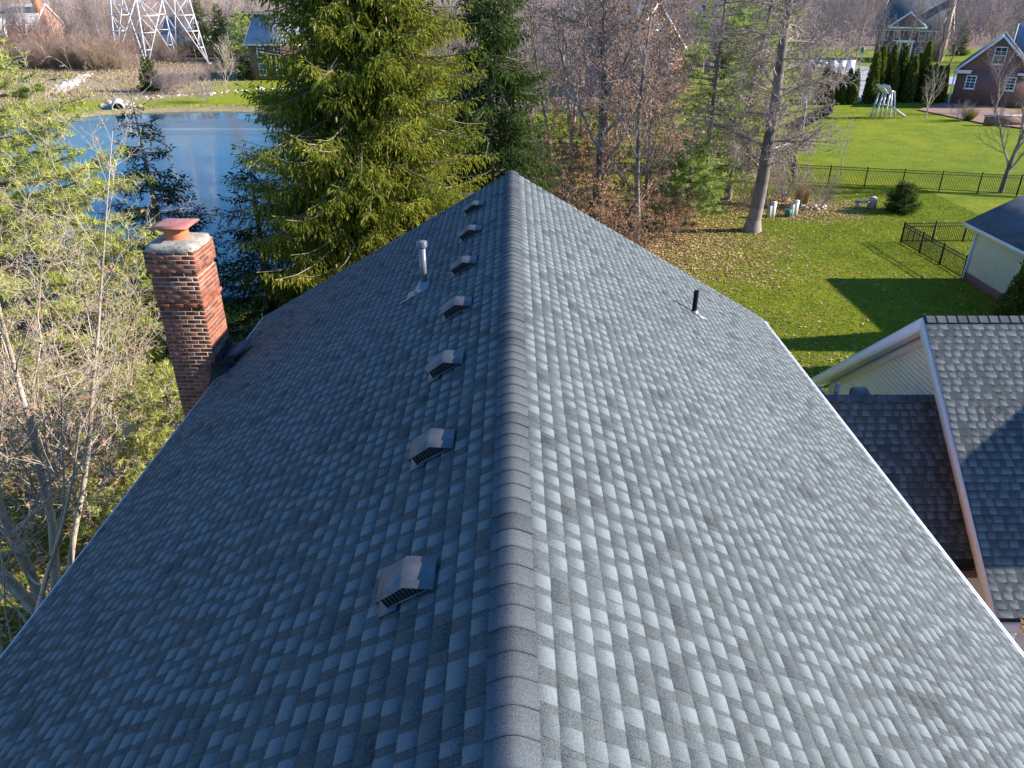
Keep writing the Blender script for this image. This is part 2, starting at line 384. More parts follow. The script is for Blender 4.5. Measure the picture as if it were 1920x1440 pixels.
def ground_mat():
    m, nt, n, l, b = node_mat('lawn_and_soil')
    pos = geo_pos(nt)
    sp = n.new('ShaderNodeSeparateColor'); l.new(attr(nt, 'mask', 'Color'), sp.inputs[0])
    litter, dry, wood = sp.outputs[0], sp.outputs[1], sp.outputs[2]
    yel = attr(nt, 'yel')
    f1 = noise(nt, 18, 4, 0.75, pos); f2 = noise(nt, 2.2, 4, 0.65, pos); f3 = noise(nt, 60, 2, 0.7, pos)
    v = mathn(nt, 'ADD', mathn(nt, 'MULTIPLY', f1, .55), mathn(nt, 'MULTIPLY', f3, .45))
    grass = ramp(nt, v, [(0.33, (0.042, 0.080, 0.004)), (0.5, (0.12, 0.185, 0.010)), (0.68, (0.25, 0.32, 0.026))])
    gyel = ramp(nt, v, [(0.33, (0.12, 0.145, 0.008)), (0.5, (0.25, 0.285, 0.015)), (0.68, (0.42, 0.42, 0.04))])
    f4 = noise(nt, .45, 4, 0.6, pos)
    yf = mathn(nt, 'MULTIPLY', mathn(nt, 'ADD', mathn(nt, 'ADD', yel, mathn(nt, 'MULTIPLY', mathn(nt, 'SUBTRACT', f4, .5), 2.1)), mathn(nt, 'MULTIPLY', mathn(nt, 'SUBTRACT', f2, .5), 1.6)), .95, True)
    g = mixc(nt, yf, grass, gyel)
    vo = n.new('ShaderNodeTexVoronoi'); vo.inputs['Scale'].default_value = 7.5; l.new(pos, vo.inputs['Vector'])
    sc = n.new('ShaderNodeSeparateColor'); l.new(vo.outputs['Color'], sc.inputs[0])
    leafc = ramp(nt, sc.outputs[1], [(0, (0.13, 0.065, 0.035)), (0.5, (0.30, 0.17, 0.08)), (1, (0.46, 0.31, 0.15))])
    thr = mathn(nt, 'ADD', mathn(nt, 'MULTIPLY', litter, .95), .004)
    on = mathn(nt, 'MULTIPLY', mathn(nt, 'LESS_THAN', sc.outputs[0], thr), mathn(nt, 'LESS_THAN', vo.outputs['Distance'], .62))
    g = mixc(nt, on, g, leafc)
    md = noise(nt, 1.1, 5, 0.75, pos)
    dryc = ramp(nt, md, [(0.28, (0.20, 0.135, 0.10)), (0.45, (0.37, 0.29, 0.20)), (0.58, (0.47, 0.40, 0.22)), (0.75, (0.28, 0.30, 0.09))])
    dryc = mixc(nt, mathn(nt, 'MULTIPLY', mathn(nt, 'SUBTRACT', f1, .3), .8, True), dryc, (0.25, 0.17, 0.12))
    g = mixc(nt, dry, g, dryc)
    woodc = ramp(nt, md, [(0.3, (0.16, 0.10, 0.075)), (0.7, (0.34, 0.25, 0.18))])
    g = mixc(nt, wood, g, woodc)
    l.new(g, b.inputs['Base Color']); b.inputs['Roughness'].default_value = 0.95; b.inputs['Specular IOR Level'].default_value = 0.1
    bump(nt, b, v, 1.0, 0.09)
    return m
me = gb.mesh('ground', ground_mat(), smooth=True)
li, dr, wo, ye = (a.ravel() for a in masks(GX, GY))
ca = me.color_attributes.new('mask', 'FLOAT_COLOR', 'POINT')
ca.data.foreach_set('color', np.stack([li, dr, wo, np.ones_like(li)], 1).astype(np.float32).ravel())
a_ = me.attributes.new('yel', 'FLOAT', 'POINT'); a_.data.foreach_set('value', ye.astype(np.float32))
go = bpy.data.objects.new('ground', me); COL.objects.link(go); go['kind'] = 'structure'

def water_mat():
    m, nt, n, l, b = node_mat('pond_water')
    g = geo_pos(nt); sx = n.new('ShaderNodeSeparateXYZ'); l.new(g, sx.inputs[0])
    mp = n.new('ShaderNodeMapping'); mp.inputs['Scale'].default_value = (1, 0.22, 1); mp.inputs['Rotation'].default_value = (0, 0, R(6)); l.new(g, mp.inputs[0])
    w1 = noise(nt, 0.16, 4, 0.6, mp.outputs[0]); w2 = noise(nt, 3.0, 3, 0.6, mp.outputs[0])
    mp2 = n.new('ShaderNodeMapping'); mp2.inputs['Scale'].default_value = (.28, 1, 1); mp2.inputs['Rotation'].default_value = (0, 0, R(-3)); l.new(g, mp2.inputs[0])
    wi = noise(nt, 0.22, 4, 0.6, mp2.outputs[0])
    y = mathn(nt, 'ADD', sx.outputs[1], mathn(nt, 'MULTIPLY', mathn(nt, 'SUBTRACT', wi, .5), 16))
    ice = mathn(nt, 'MULTIPLY', mathn(nt, 'SUBTRACT', y, 68), .045, True)
    ice = mathn(nt, 'MULTIPLY', ice, mathn(nt, 'MULTIPLY', mathn(nt, 'SUBTRACT', 92.5, sx.outputs[1]), .6, True))
    # thin pressure line in the ice
    arc = mathn(nt, 'SUBTRACT', sx.outputs[1], mathn(nt, 'ADD', 84.6, mathn(nt, 'MULTIPLY', mathn(nt, 'POWER', mathn(nt, 'MULTIPLY', mathn(nt, 'ADD', sx.outputs[0], 32), .1), 2), -.25)))
    line = mathn(nt, 'LESS_THAN', mathn(nt, 'ABSOLUTE', arc), mathn(nt, 'MULTIPLY', w1, .7))
    line = mathn(nt, 'MULTIPLY', line, mathn(nt, 'GREATER_THAN', sx.outputs[0], -43))
    base = mixc(nt, mathn(nt, 'MULTIPLY', ice, .75), (0.006, 0.045, 0.095), (0.15, 0.18, 0.18))
    base = mixc(nt, mathn(nt, 'MULTIPLY', w1, .3), base, (0.012, 0.07, 0.13))
    stk = noise(nt, .5, 4, .7, mp2.outputs[0])
    base = mixc(nt, mathn(nt, 'MULTIPLY', mathn(nt, 'SUBTRACT', stk, .42), 2.2, True), base, (0.03, 0.05, 0.055))
    base = mixc(nt, mathn(nt, 'MULTIPLY', line, .4), base, (0.4, 0.45, 0.48))
    l.new(base, b.inputs['Base Color'])
    l.new(mathn(nt, 'ADD', .06, mathn(nt, 'MULTIPLY', ice, .22)), b.inputs['Roughness'])
    b.inputs['IOR'].default_value = 1.33
    bump(nt, b, w2, 0.25, 0.02)
    return m
wb = MB(); c0 = POND.mean(0); Pw = c0 + (POND - c0) * 1.03
wb.add(np.vstack([np.c_[Pw, np.full(len(Pw), -.36)], [[*c0, -.36]]]), t=[(i, (i + 1) % len(Pw), len(Pw)) for i in range(len(Pw))])
structure('pond_water', wb, water_mat())

# roads and paving
def sheet(name, pts, z, mat, kind='structure'):
    b = MB(); c = np.mean(np.array(pts), 0)
    b.add([(x, y, z) for x, y in pts] + [(c[0], c[1], z)], t=[(i, (i + 1) % len(pts), len(pts)) for i in range(len(pts))])
    return part(name, b, mat, None, False, kind)
gpts = lambda L: [ground_at(*p) for p in L]
def strip_road(name, left, right, z, mat):
    b = MB(); n = len(left); b.add([(x, y, z) for x, y in gpts(left)] + [(x, y, z) for x, y in gpts(right)], [(k, k + n, k + n + 1, k + 1) for k in range(n - 1)])
    return part(name, b, mat, None, False, 'structure')
strip_road('drive', [(1590, 192), (1594, 170), (1600, 156), (1600, 146), (1560, 134), (1480, 128)], [(1668, 192), (1662, 170), (1654, 150), (1640, 128), (1580, 121), (1480, 119)], .12, M['asphalt'])
sheet('road', gpts([(1640, 160), (1900, 160), (1990, 156), (1990, 143), (1900, 143), (1640, 148)]), .125, M['asphalt'])
sheet('driveway', [(8.6, 2), (30, 2), (30, 9.2), (8.6, 9.2)], .12, M['concrete'])
sheet('patio', gpts([(1720, 207), (1780, 190), (1960, 215), (1990, 250), (1840, 232)]), .11, M['terra_paving'])
sheet('garage_drive', [(31, 24), (48, 24), (48, 33), (31, 33)], .12, M['asphalt'])

# ------------------------------------------------------------------ shingles
rs = np.random.RandomState(5)
EXPO = 0.1205
def strip_variant(length, seed):
    r = random.Random(seed); b = MB()
    bt = r.uniform(.30, .38)
    # base sheet
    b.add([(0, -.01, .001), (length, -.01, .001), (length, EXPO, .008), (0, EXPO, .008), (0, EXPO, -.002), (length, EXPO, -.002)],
          [(0, 3, 2, 1), (3, 4, 5, 2)], tint=[bt - .10, bt - .10, bt + .08, bt + .08, .0, .0])
    x = r.uniform(0.0, .05)
    while x < length - .05:
        w = r.uniform(.075, .130)
        if r.random() < .10: w *= 1.5
        if x + w > length: w = length - x - .003
        sk = r.uniform(-.006, .006); ve = EXPO + r.uniform(-.001, .003)
        kind = r.random()
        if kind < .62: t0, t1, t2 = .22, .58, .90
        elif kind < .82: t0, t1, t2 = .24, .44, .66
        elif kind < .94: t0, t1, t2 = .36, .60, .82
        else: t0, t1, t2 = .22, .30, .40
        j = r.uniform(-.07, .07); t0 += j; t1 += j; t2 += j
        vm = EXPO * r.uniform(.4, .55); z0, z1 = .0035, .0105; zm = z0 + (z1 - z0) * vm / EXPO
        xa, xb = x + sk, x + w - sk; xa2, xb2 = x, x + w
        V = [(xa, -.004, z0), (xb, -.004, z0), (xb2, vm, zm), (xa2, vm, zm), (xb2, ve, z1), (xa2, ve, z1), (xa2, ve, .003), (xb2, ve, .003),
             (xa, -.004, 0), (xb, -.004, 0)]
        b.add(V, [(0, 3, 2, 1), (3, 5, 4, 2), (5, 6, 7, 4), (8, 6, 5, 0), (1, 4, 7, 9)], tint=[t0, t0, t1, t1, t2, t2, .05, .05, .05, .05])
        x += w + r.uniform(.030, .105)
    return b
VAR = {}
sid = 0
for ln, cnt in ((1.0, 14), (.75, 5), (.5, 5), (.25, 5)):
    VAR[ln] = []
    for k in range(cnt):
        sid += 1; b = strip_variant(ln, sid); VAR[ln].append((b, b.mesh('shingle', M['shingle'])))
def shingle_plane(o, u, v, w, L, S, store, e=EXPO, clip=None, flat=1.0, sc=1.0):
    L = round(L / sc * 4) / 4; e = EXPO * sc
    """o: ridge-side corner; u along the ridge, v down the slope, w outwards"""
    o, u, v, w = (np.array(a, float) for a in (o, u, v, w))
    rows = int(S / e + .5); r = random.Random(int(L * 100 + S * 7)); u = u * sc; v = v * sc; e = EXPO
    for i in range(rows):
        off = r.choice([0, .25, .5, .75]); x = 0.0; first = True
        while x < L - 1e-6:
            ln = off if (first and off > 0) else 1.0
            first = False
            ln = min(ln, round((L - x) * 4) / 4)
            if ln <= 0: break
            k = r.randrange(len(VAR[ln]))
            p = o + u * x + v * (i * e - .014 + r.uniform(-.0012, .0012)) + w * .006
            m = np.eye(4); m[:3, 0] = u; m[:3, 1] = v; m[:3, 2] = w * flat
            if i == 0: p = o + u * x + v * .004 + w * .006; m[:3, 1] = v * ((EXPO - .018) / EXPO)
            m[:3, 3] = p
            c = p + u * ln / 2 + v * e / 2
            if clip is None or clip(c): store.append((c, m, ln, k))
            x += ln
def in_frame(c):
    d = CP * c[1] - SP * (c[2] - H); uu = SP * c[1] + CP * (c[2] - H)
    return d > .2 and abs(c[0] / d) < .70 and abs(uu / d) < .53
def lay_shingles(store, parent, count):
    order = sorted(range(len(store)), key=lambda i: (not in_frame(store[i][0]), np.linalg.norm(store[i][0] - np.array((0, 0, H)))))
    off = np.array(wloc(parent)); near = order[:count]
    for i in near:
        c, m, ln, k = store[i]
        ob = bpy.data.objects.new('shingle', VAR[ln][k][1]); COL.objects.link(ob); ob.parent = parent
        mm = m.copy(); mm[:3, 3] -= off; ob.matrix_local = Matrix(mm.tolist())
    b = MB()
    for i in order[count:]:
        c, m, ln, k = store[i]; src = VAR[ln][k][0]
        V = np.concatenate(src.V) @ m[:3, :3].T + m[:3, 3]
        b.add(V, np.concatenate(src.Q), tint=np.concatenate(src.t) + rs.uniform(-.03, .03))
    return part('shingles', b, M['shingle'], parent, False, 'stuff')
def cap_mesh(seed, half=.134, e=.148, slope=.578, rnd=.030):
    r = random.Random(seed); b = MB(); s = np.array([-1, -.8, -.6, -.42, -.28, -.17, -.08, 0, .08, .17, .28, .42, .6, .8, 1.0]); cs = math.cos(math.atan(slope)); x = s * half * cs
    z = -(np.sqrt((slope * x) ** 2 + rnd ** 2) - rnd)
    sh = 0.0; n = len(x); t = r.uniform(.36, .52); up = r.uniform(0, .0025) + (.005 if r.random() < .12 else 0)
    back = np.c_[x + sh, np.full(n, e + .02), z + .003]; mid = np.c_[x + sh * .5, np.full(n, .03), z + .0095 + up]
    fr = np.c_[x, np.zeros(n), z + .0100 + up]; lo = np.c_[x, np.full(n, .001), z + .002]
    V = np.vstack([back, mid, fr, lo]); q = []
    for k in range(3):
        for i in range(n - 1): q.append((k * n + i, (k + 1) * n + i, (k + 1) * n + i + 1, k * n + i + 1))
    b.add(V, q, tint=np.repeat([t - .1, t, t + .05, .12], n))
    return b.mesh('ridge_cap', M['cap'], smooth=False)

# ------------------------------------------------------------------ the main house
house = thing('brick_house', 'large house in front with a long grey shingled gable roof seen from above its ridge', 'house', (0, 5.5, 0))
TS = .578; CS = 1 / math.hypot(1, TS); SN = TS * CS
ZR = 9.8; Y0, Y1 = -2.10, 13.15; XE = 4.70; ZE = ZR - TS * XE
b = MB(); b.box((-4.35, -1.9, -.1), (4.35, 12.9, ZE - .05))
b.add([(-4.35, 12.9, ZE - .05), (4.35, 12.9, ZE - .05), (0, 12.9, ZR - .12), (-4.35, -1.9, ZE - .05), (4.35, -1.9, ZE - .05), (0, -1.9, ZR - .12)], t=[(0, 1, 2), (3, 5, 4)])
part('wall', b, M['wall_brick_dark'], house)
b = MB()
for s in (-1, 1):       # roof deck, two slabs
    n = np.array((s * SN, 0, CS)); d = np.array((s * CS, 0, -SN))
    for yy in ((Y0 + .01, Y1 - .01),):
        A = np.array((0, yy[0], ZR)); Bp = A + d * 5.40
        P = [A - n * .02 * 0, Bp, Bp + (0, yy[1] - yy[0], 0), A + (0, yy[1] - yy[0], 0)]
        P2 = [p - np.array((0, 0, .14)) for p in P]
        b.hexa([P2[0], P2[1], P2[2], P2[3], P[0], P[1], P[2], P[3]] if s > 0 else [P2[1], P2[0], P2[3], P2[2], P[1], P[0], P[3], P[2]])
roof = part('roof', b, M['shingle_deck'], house)
st = []
shingle_plane((0, Y1, ZR), (0, -1, 0), (CS, 0, -SN), (SN, 0, CS), Y1 - Y0, 5.43, st)
shingle_plane((0, Y0, ZR), (0, 1, 0), (-CS, 0, -SN), (-SN, 0, CS), Y1 - Y0, 5.43, st)
lay_shingles(st, roof, 300)
CAPV = [cap_mesh(900 + i) for i in range(9)]
y = Y0; i = 0; rc = random.Random(3)
while y < Y1 - .05:
    ob = bpy.data.objects.new('ridge_cap', CAPV[rc.randrange(9)]); COL.objects.link(ob); ob.parent = roof
    ob.location = Vector((rc.uniform(-.003, .003), y, ZR + .012)) - wloc(roof); y += .148
# trim: fascia, gutter line, rake edge
for s in (-1, 1):
    b = MB(); b.box((min(s * 4.66, s * 4.69), Y0, ZE - .20), (max(s * 4.66, s * 4.69), Y1, ZE - .02)); part('fascia', b, M['white'], house)
    b = MB(); b.box((min(s * 4.72, s * 4.738), Y0 - .01, ZE - .035), (max(s * 4.72, s * 4.738), Y1 + .02, ZE - .012)); part('drip_edge', b, M['drip'], house)
    b = MB()
    prof = [(0, 0), (0, -.11), (.10, -.13), (.125, -.02), (.115, -.02), (.09, -.115), (.012, -.10), (.012, 0)]
    n = len(prof); V = [(s * (4.60 + .09 + px), yy, ZE - .05 + pz) for yy in (Y0, Y1) for px, pz in prof]
    q = [(k, (k + 1) % n, (k + 1) % n + n, k + n) for k in range(n)]
    b.add(V, q if s > 0 else [x[::-1] for x in q])
    if s > 0: part('gutter', b, M['white'], house)
    b = MB()
    b.obox(((s * XE / 2), Y1 + .02, (ZR + ZE) / 2 - .12), (s * XE / 2, 0, -TS * XE / 2), (0, .015, 0), (0, 0, .09)); part('rake_board', b, M['white'], house)

# roof vents
def make_vent(cx, cy, label):
    zc = ZR + TS * cx      # cx negative
    u = np.array((0, 1.0, 0)); v = np.array((-CS, 0, -SN)); w = np.array((-SN, 0, CS)); o = np.array((cx, cy, zc)) + w * .016
    t = thing('roof_vent', label, 'roof vent', tuple(o), 'slant-back vents in a row below the ridge')
    Pt = lambda a, bb, c: o + u * a * .97 + v * bb * .92 + w * c * .92
    b = MB(); b.obox(o + v * .155 - u * .03 + w * .004, u * .13, v * .065, w * .002)
    part('base_flange', b, M['vent'], t)
    # hood: low at the upslope end, bent across, lip at the downslope end
    prof = [(-.170, .012), (-.015, .116), (.190, .100), (.198, .070)]
    b = MB()
    for side in (-.135, .135): pass
    top = [Pt(a, p, h) for a in (-.14, .135) for p, h in prof]; n = len(prof)
    low = [Pt(a, p, h - .006) for a in (-.14, .135) for p, h in prof]
    b.add(top + low, [(k, k + 1, k + 1 + n, k + n) for k in range(n - 1)] + [(2 * n + k, 2 * n + k + n, 2 * n + k + 1 + n, 2 * n + k + 1) for k in range(n - 1)]
          + [(k, 2 * n + k, 2 * n + k + 1, k + 1) for k in range(n - 1)] + [(n + k, n + k + 1, 3 * n + k + 1, 3 * n + k) for k in range(n - 1)])
    b.add([Pt(.135, -.17, .006), Pt(.135, -.17, .012), Pt(.135, -.015, .116), Pt(.135, .19, .100), Pt(.135, .165, .006)], t=[(0, 1, 2), (0, 2, 3), (0, 3, 4)])
    part('hood', b, M['vent'], t)
    b = MB(); b.add([Pt(-.118, -.15, .006), Pt(-.118, -.015, .110), Pt(-.118, .17, .097), Pt(-.118, .17, .006)], q=[(0, 1, 2, 3)])
    b.add([Pt(-.118, .152, .006), Pt(.12, .152, .006), Pt(.12, .152, .10), Pt(-.118, .152, .10)], q=[(0, 1, 2, 3)])
    part('screen', b, M['vent_dark'], t)
    b = MB()
    for k in range(11):
        p = -.125 + k * .0265; hh = min(.012 + (p + .17) * .66, .108 - max(0, p) * .07)
        b.obox(Pt(-.123, p, .008 + (hh - .008) / 2), v * .0022, u * .003, w * ((hh - .008) / 2))
    for k in range(10):
        b.obox(Pt(-.11 + k * .0245, .157, .05), u * .003, v * .003, w * .044)
    part('grille', b, M['vent'], t)
    b = MB(); b.obox(Pt(-.123, .0, .012), u * .006, v * .13, w * .006); part('bottom_rail', b, M['vent'], t)
vy = [3.285, 4.735, 6.159, 7.545, 8.979, 10.40, 11.84]
vl = ['dark metal roof vent nearest to the camera on the shaded slope', 'grey metal roof vent second from the bottom of the photo, left of the ridge',
      'grey roof vent in the third place up the row of seven', 'middle roof vent of the row of seven, fourth from either end',
      'roof vent just right of the tall capped flue pipe, fifth up the row', 'small looking roof vent second from the far end of the ridge',
      'farthest roof vent, just below the far tip of the ridge']
for yv, lb, dx in zip(vy, vl, (.0, .006, -.008, .004, -.004, .007, -.005)): make_vent(-.562 + dx, yv, lb)

# flue on the shaded slope
zc = ZR - TS * 1.13
t = thing('flue_pipe', 'tall grey capped flue pipe standing on the shaded left slope', 'pipe', (-1.13, 9.1, zc))
b = MB(); b.tube([(-1.13, 9.1, zc - .05), (-1.13, 9.1, zc + .58)], .044, 18); part('pipe', b, M['pipe'], t, True)
b = MB(); b.tube([(-1.13, 9.1, zc + .54), (-1.13, 9.1, zc + .555), (-1.13, 9.1, zc + .60), (-1.13, 9.1, zc + .63)], [.047, .064, .064, .047], 18)
for k in range(4): b.tube([(-1.13, 9.1, zc + .56 + k * .018), (-1.13, 9.1, zc + .568 + k * .018)], .069, 18)
part('cap', b, M['pipe'], t)
b = MB(); b.tube([(-1.13, 9.1, zc - .04), (-1.13, 9.1, zc + .03), (-1.13, 9.1, zc + .10), (-1.13, 9.1, zc + .105)], [.15, .10, .058, .052], 18); part('collar', b, M['lead'], t, True)
b = MB(); b.obox((-1.13 - .09 * CS, 9.1 - .02, zc + .022 - .09 * SN), (0, .14, 0), (-CS * .17, 0, -SN * .17), (-SN * .003, 0, CS * .003)); part('flashing', b, M['lead'], t)
b = MB(); b.obox((-1.13 - .20, 9.1 - .15, zc + .03 - .20 * TS), (0, .018, 0), (-CS * .12, 0, -SN * .12), (-SN * .004, 0, CS * .004)); part('flashing_tab', b, M['lead'], t)
# plumbing vent on the sunny slope
zc = ZR - TS * 2.78
t = thing('plumbing_vent', 'short dark open vent pipe casting a shadow on the sunlit slope', 'pipe', (2.78, 10.62, zc))
b = MB(); b.tube([(2.78, 10.62, zc - .02), (2.78, 10.62, zc + .36)], .038, 16, cap=False); b.tube([(2.78, 10.62, zc + .36), (2.78, 10.62, zc - .02)], .031, 16, cap=False)
a = np.arange(16) / 16 * 2 * math.pi
b.add(np.vstack([np.c_[2.78 + np.cos(a) * .038, 10.62 + np.sin(a) * .038, np.full(16, zc + .36)], np.c_[2.78 + np.cos(a) * .031, 10.62 + np.sin(a) * .031, np.full(16, zc + .36)]]),
      [(k, (k + 1) % 16, (k + 1) % 16 + 16, k + 16) for k in range(16)])
part('pipe', b, M['black_metal'], t, False)
b = MB(); b.tube([(2.78, 10.62, zc - .03), (2.78, 10.62, zc + .025), (2.78, 10.62, zc + .05)], [.085, .06, .04], 16); part('collar', b, M['lead'], t, True)
b = MB(); b.obox((2.78 + .10 * CS, 10.60, zc - .10 * SN + .022), (0, .07, 0), (CS * .13, 0, -SN * .13), (SN * .002, 0, CS * .002)); part('flashing', b, M['lead'], t)

# ------------------------------------------------------------------ chimney (a part of the house)
CX0, CX1, CY0, CY1 = -5.46, -4.76, 10.78, 11.52
ZT = 9.15; course = .0695
def brick_mesh(L, D, Hh, seed):
    r = random.Random(seed); b = MB(); c = .004; j = lambda: r.uniform(-.0015, .0015)
    # local: x along, y out of the face (0 = face, -D inwards), z up; chamfered front
    f = [(-L / 2 + c + j(), 0, -Hh / 2 + c + j()), (L / 2 - c + j(), 0, -Hh / 2 + c + j()), (L / 2 - c + j(), 0, Hh / 2 - c + j()), (-L / 2 + c + j(), 0, Hh / 2 - c + j())]
    g = [(-L / 2, -c, -Hh / 2), (L / 2, -c, -Hh / 2), (L / 2, -c, Hh / 2), (-L / 2, -c, Hh / 2)]
    h = [(x, -D, z) for x, _, z in g]
    b.add(f + g + h, [(0, 1, 2, 3)] + [(k, k + 4, (k + 1) % 4 + 4, (k + 1) % 4) for k in range(4)] + [(k + 4, k + 8, (k + 1) % 4 + 8, (k + 1) % 4 + 4) for k in range(4)], tint=r.random())
    return b
BR = {}
def get_brick(L):
    key = round(L, 3)
    if key not in BR: BR[key] = [(lambda bb: (bb, bb.mesh('brick', M['brick'])))(brick_mesh(L, .05, .058, 10 * i + 1)) for i in range(4)]
    return BR[key]
b = MB(); b.box((CX0 + .02, CY0 + .02, -.1), (CX1 - .02, CY1 - .02, ZT - .02)); b.box((CX0 + .006, CY0 + .006, -.1), (CX1 - .006, CY1 - .006, ZT - .025 - 14 * course)); b.box((CX1 - .05, CY0 + .02, -.1), (-4.3, CY1 - .02, ZE - .35))
chim = part('chimney', b, M['mortar'], house)
rows = int((ZT - .02) / course)
backb = MB(); nb = 0; rb = random.Random(12)
def face_bricks(p0, along, outn, width, z, row, visible):
    """bricks of one course on one face"""
    global nb
    p0, al, on = np.array(p0, float), np.array(along, float), np.array(outn, float)
    unit = .2; gap = .011; x = 0; firsthalf = (row % 2 == 0)
    cuts = []; x = (.095 if firsthalf else .2)
    prev = 0
    while prev < width - .02:
        nxt = min(x, width)
        if width - nxt < .05: nxt = width
        cuts.append((prev, nxt)); prev = nxt; x += .211
    for a_, c_ in cuts:
        L = round(c_ - a_ - gap, 2)
        if L < .03: continue
        bb, me_ = rb.choice(get_brick(L)); out = rb.uniform(-.0015, .0045)
        pc = p0 + al * ((a_ + c_) / 2) + on * out + np.array((0, 0, z + course / 2))
        rot = np.array([al, on, (0, 0, 1.0)]).T
        if visible and nb < 300:
            ob = bpy.data.objects.new('brick', me_); COL.objects.link(ob); ob.parent = chim
            m = np.eye(4); m[:3, :3] = rot; m[:3, 3] = pc - np.array(wloc(chim)); ob.matrix_local = Matrix(m.tolist()); nb += 1
        else:
            backb.add(np.concatenate(bb.V) @ rot.T + pc, np.concatenate(bb.Q), tint=rb.random())
for rI in range(rows):
    z = ZT - .025 - (rI + 1) * course; vis = z > 6.55
    g = .0
    if rI < 5: g = .036
    elif rI == 5: g = -.012
    elif rI < 12: g = .012
    elif rI == 12: g = .032
    elif rI == 13: g = -.006
    if z < 6.4 and rI % 1: continue
    x0, x1, y0_, y1_ = CX0 - g, CX1 + g * .6, CY0 - g, CY1 + g
    face_bricks((x1, y0_, 0), (-1, 0, 0), (0, -1, 0), x1 - x0, z, rI, vis)
    face_bricks((x1, y1_, 0), (0, -1, 0), (1, 0, 0), y1_ - y0_, z, rI + 1, vis and z > 7.2)
    face_bricks((x0, y0_, 0), (0, 1, 0), (-1, 0, 0), y1_ - y0_, z, rI, False)
    face_bricks((x0, y1_, 0), (1, 0, 0), (0, 1, 0), x1 - x0, z, rI + 1, False)
part('bricks', backb, M['brick'], chim, False, 'stuff')
b = MB()
b.box((CX0 - .030, CY0 - .030, ZT - .02 - 5 * course), (CX1 + .016, CY1 + .030, ZT - .03)); b.box((CX0 - .008, CY0 - .008, ZT - .02 - 12 * course), (CX1 + .004, CY1 + .008, ZT - .03 - 6 * course))
part('mortar_bed', b, M['mortar'], chim)
# rounded mortar crown
b = MB(); rings = [(0.045, -.045), (.05, -.01), (.03, .03), (-.04, .055), (-.14, .075)]
cxm, cym = (CX0 + CX1) / 2, (CY0 + CY1) / 2; hx, hy = (CX1 - CX0) / 2, (CY1 - CY0) / 2; V = []; N = 40; rr = random.Random(4)
for gx, gz in rings:
    for k in range(N):
        a = k / N * 2 * math.pi; c, s = math.cos(a), math.sin(a); e = 5
        rad = 1 / ((abs(c) ** e + abs(s) ** e) ** (1 / e))
        V.append((cxm + c * rad * (hx + gx) + rr.uniform(-.006, .006), cym + s * rad * (hy + gx) + rr.uniform(-.006, .006), ZT + gz + rr.uniform(-.008, .006)))
V.append((cxm, cym, ZT + .085)); q = [(i * N + k, i * N + (k + 1) % N, (i + 1) * N + (k + 1) % N, (i + 1) * N + k) for i in range(len(rings) - 1) for k in range(N)]
b.add(V, q, [((len(rings) - 1) * N + k, (len(rings) - 1) * N + (k + 1) % N, len(V) - 1) for k in range(N)])
part('crown', b, M['crown'], chim, True)
b = MB(); b.tube([(cxm, cym, ZT + .05), (cxm, cym, ZT + .24)], [.185, .175], 20, cap=False); b.tube([(cxm, cym, ZT + .19), (cxm, cym, ZT + .205), (cxm, cym, ZT + .235)], [.18, .195, .19], 20, cap=False)
part('clay_flue', b, M['terracotta'], chim, True)
b = MB()
b.obox((cxm, cym, ZT + .235), (.16, 0, 0), (0, .16, 0), (0, 0, .035), mi=0)
for sx in (-1, 1): b.obox((cxm + sx * .18, cym, ZT + .24), (.006, 0, .0), (0, .15, 0), (0, 0, .03))
for sy in (-1, 1): b.obox((cxm, cym + sy * .18, ZT + .24), (.15, 0, 0), (0, .006, 0), (0, 0, .03))
part('cap_collar', b, M['terracotta'], chim)
b = MB(); hw, hi_ = .275, .15; zc0 = ZT + .262
V = [(cxm + sx * hw, cym + sy * hw, zc0) for sx, sy in ((-1, -1), (1, -1), (1, 1), (-1, 1))] + [(cxm + sx * hw, cym + sy * hw, zc0 + .022) for sx, sy in ((-1, -1), (1, -1), (1, 1), (-1, 1))] + \
    [(cxm + sx * .20, cym + sy * .20, zc0 + .048) for sx, sy in ((-1, -1), (1, -1), (1, 1), (-1, 1))]
b.add(V, [(3, 2, 1, 0)] + [(k, (k + 1) % 4, (k + 1) % 4 + 4, k + 4) for k in range(4)] + [(k + 4, (k + 1) % 4 + 4, (k + 1) % 4 + 8, k + 8) for k in range(4)] + [(8, 9, 10, 11)])
part('metal_cap', b, M['cap_metal'], chim)
# black membrane and stepped flashing where the roof meets the chimney
b = MB()
zc = ZR - TS * 4.72
b.add([(-4.79, 10.74, 6.95), (-4.42, 10.72, 7.24), (-4.40, 10.70, 7.46), (-4.80, 10.70, 7.30), (-4.79, 10.36, 6.98), (-4.62, 10.42, 7.13)], t=[(0, 1, 2), (0, 2, 3), (0, 4, 5), (0, 5, 1)])
b.hexa([(-4.86, 10.52, 6.9), (-4.50, 10.52, 7.11), (-4.44, 10.76, 7.15), (-4.86, 10.76, 6.9), (-4.80, 10.60, 7.12), (-4.52, 10.60, 7.22), (-4.48, 10.76, 7.36), (-4.80, 10.76, 7.28)])
part('membrane', b, M['membrane'], house)
b = MB()
for k in range(3):
    y_ = 10.80 + k * .25; b.obox((-4.742, y_ + .12, ZR - TS * 4.6 + .10), (.005, 0, 0), (0, .125, 0), (0, 0, .13 + .02 * k))
part('step_flashing', b, M['membrane'], house)
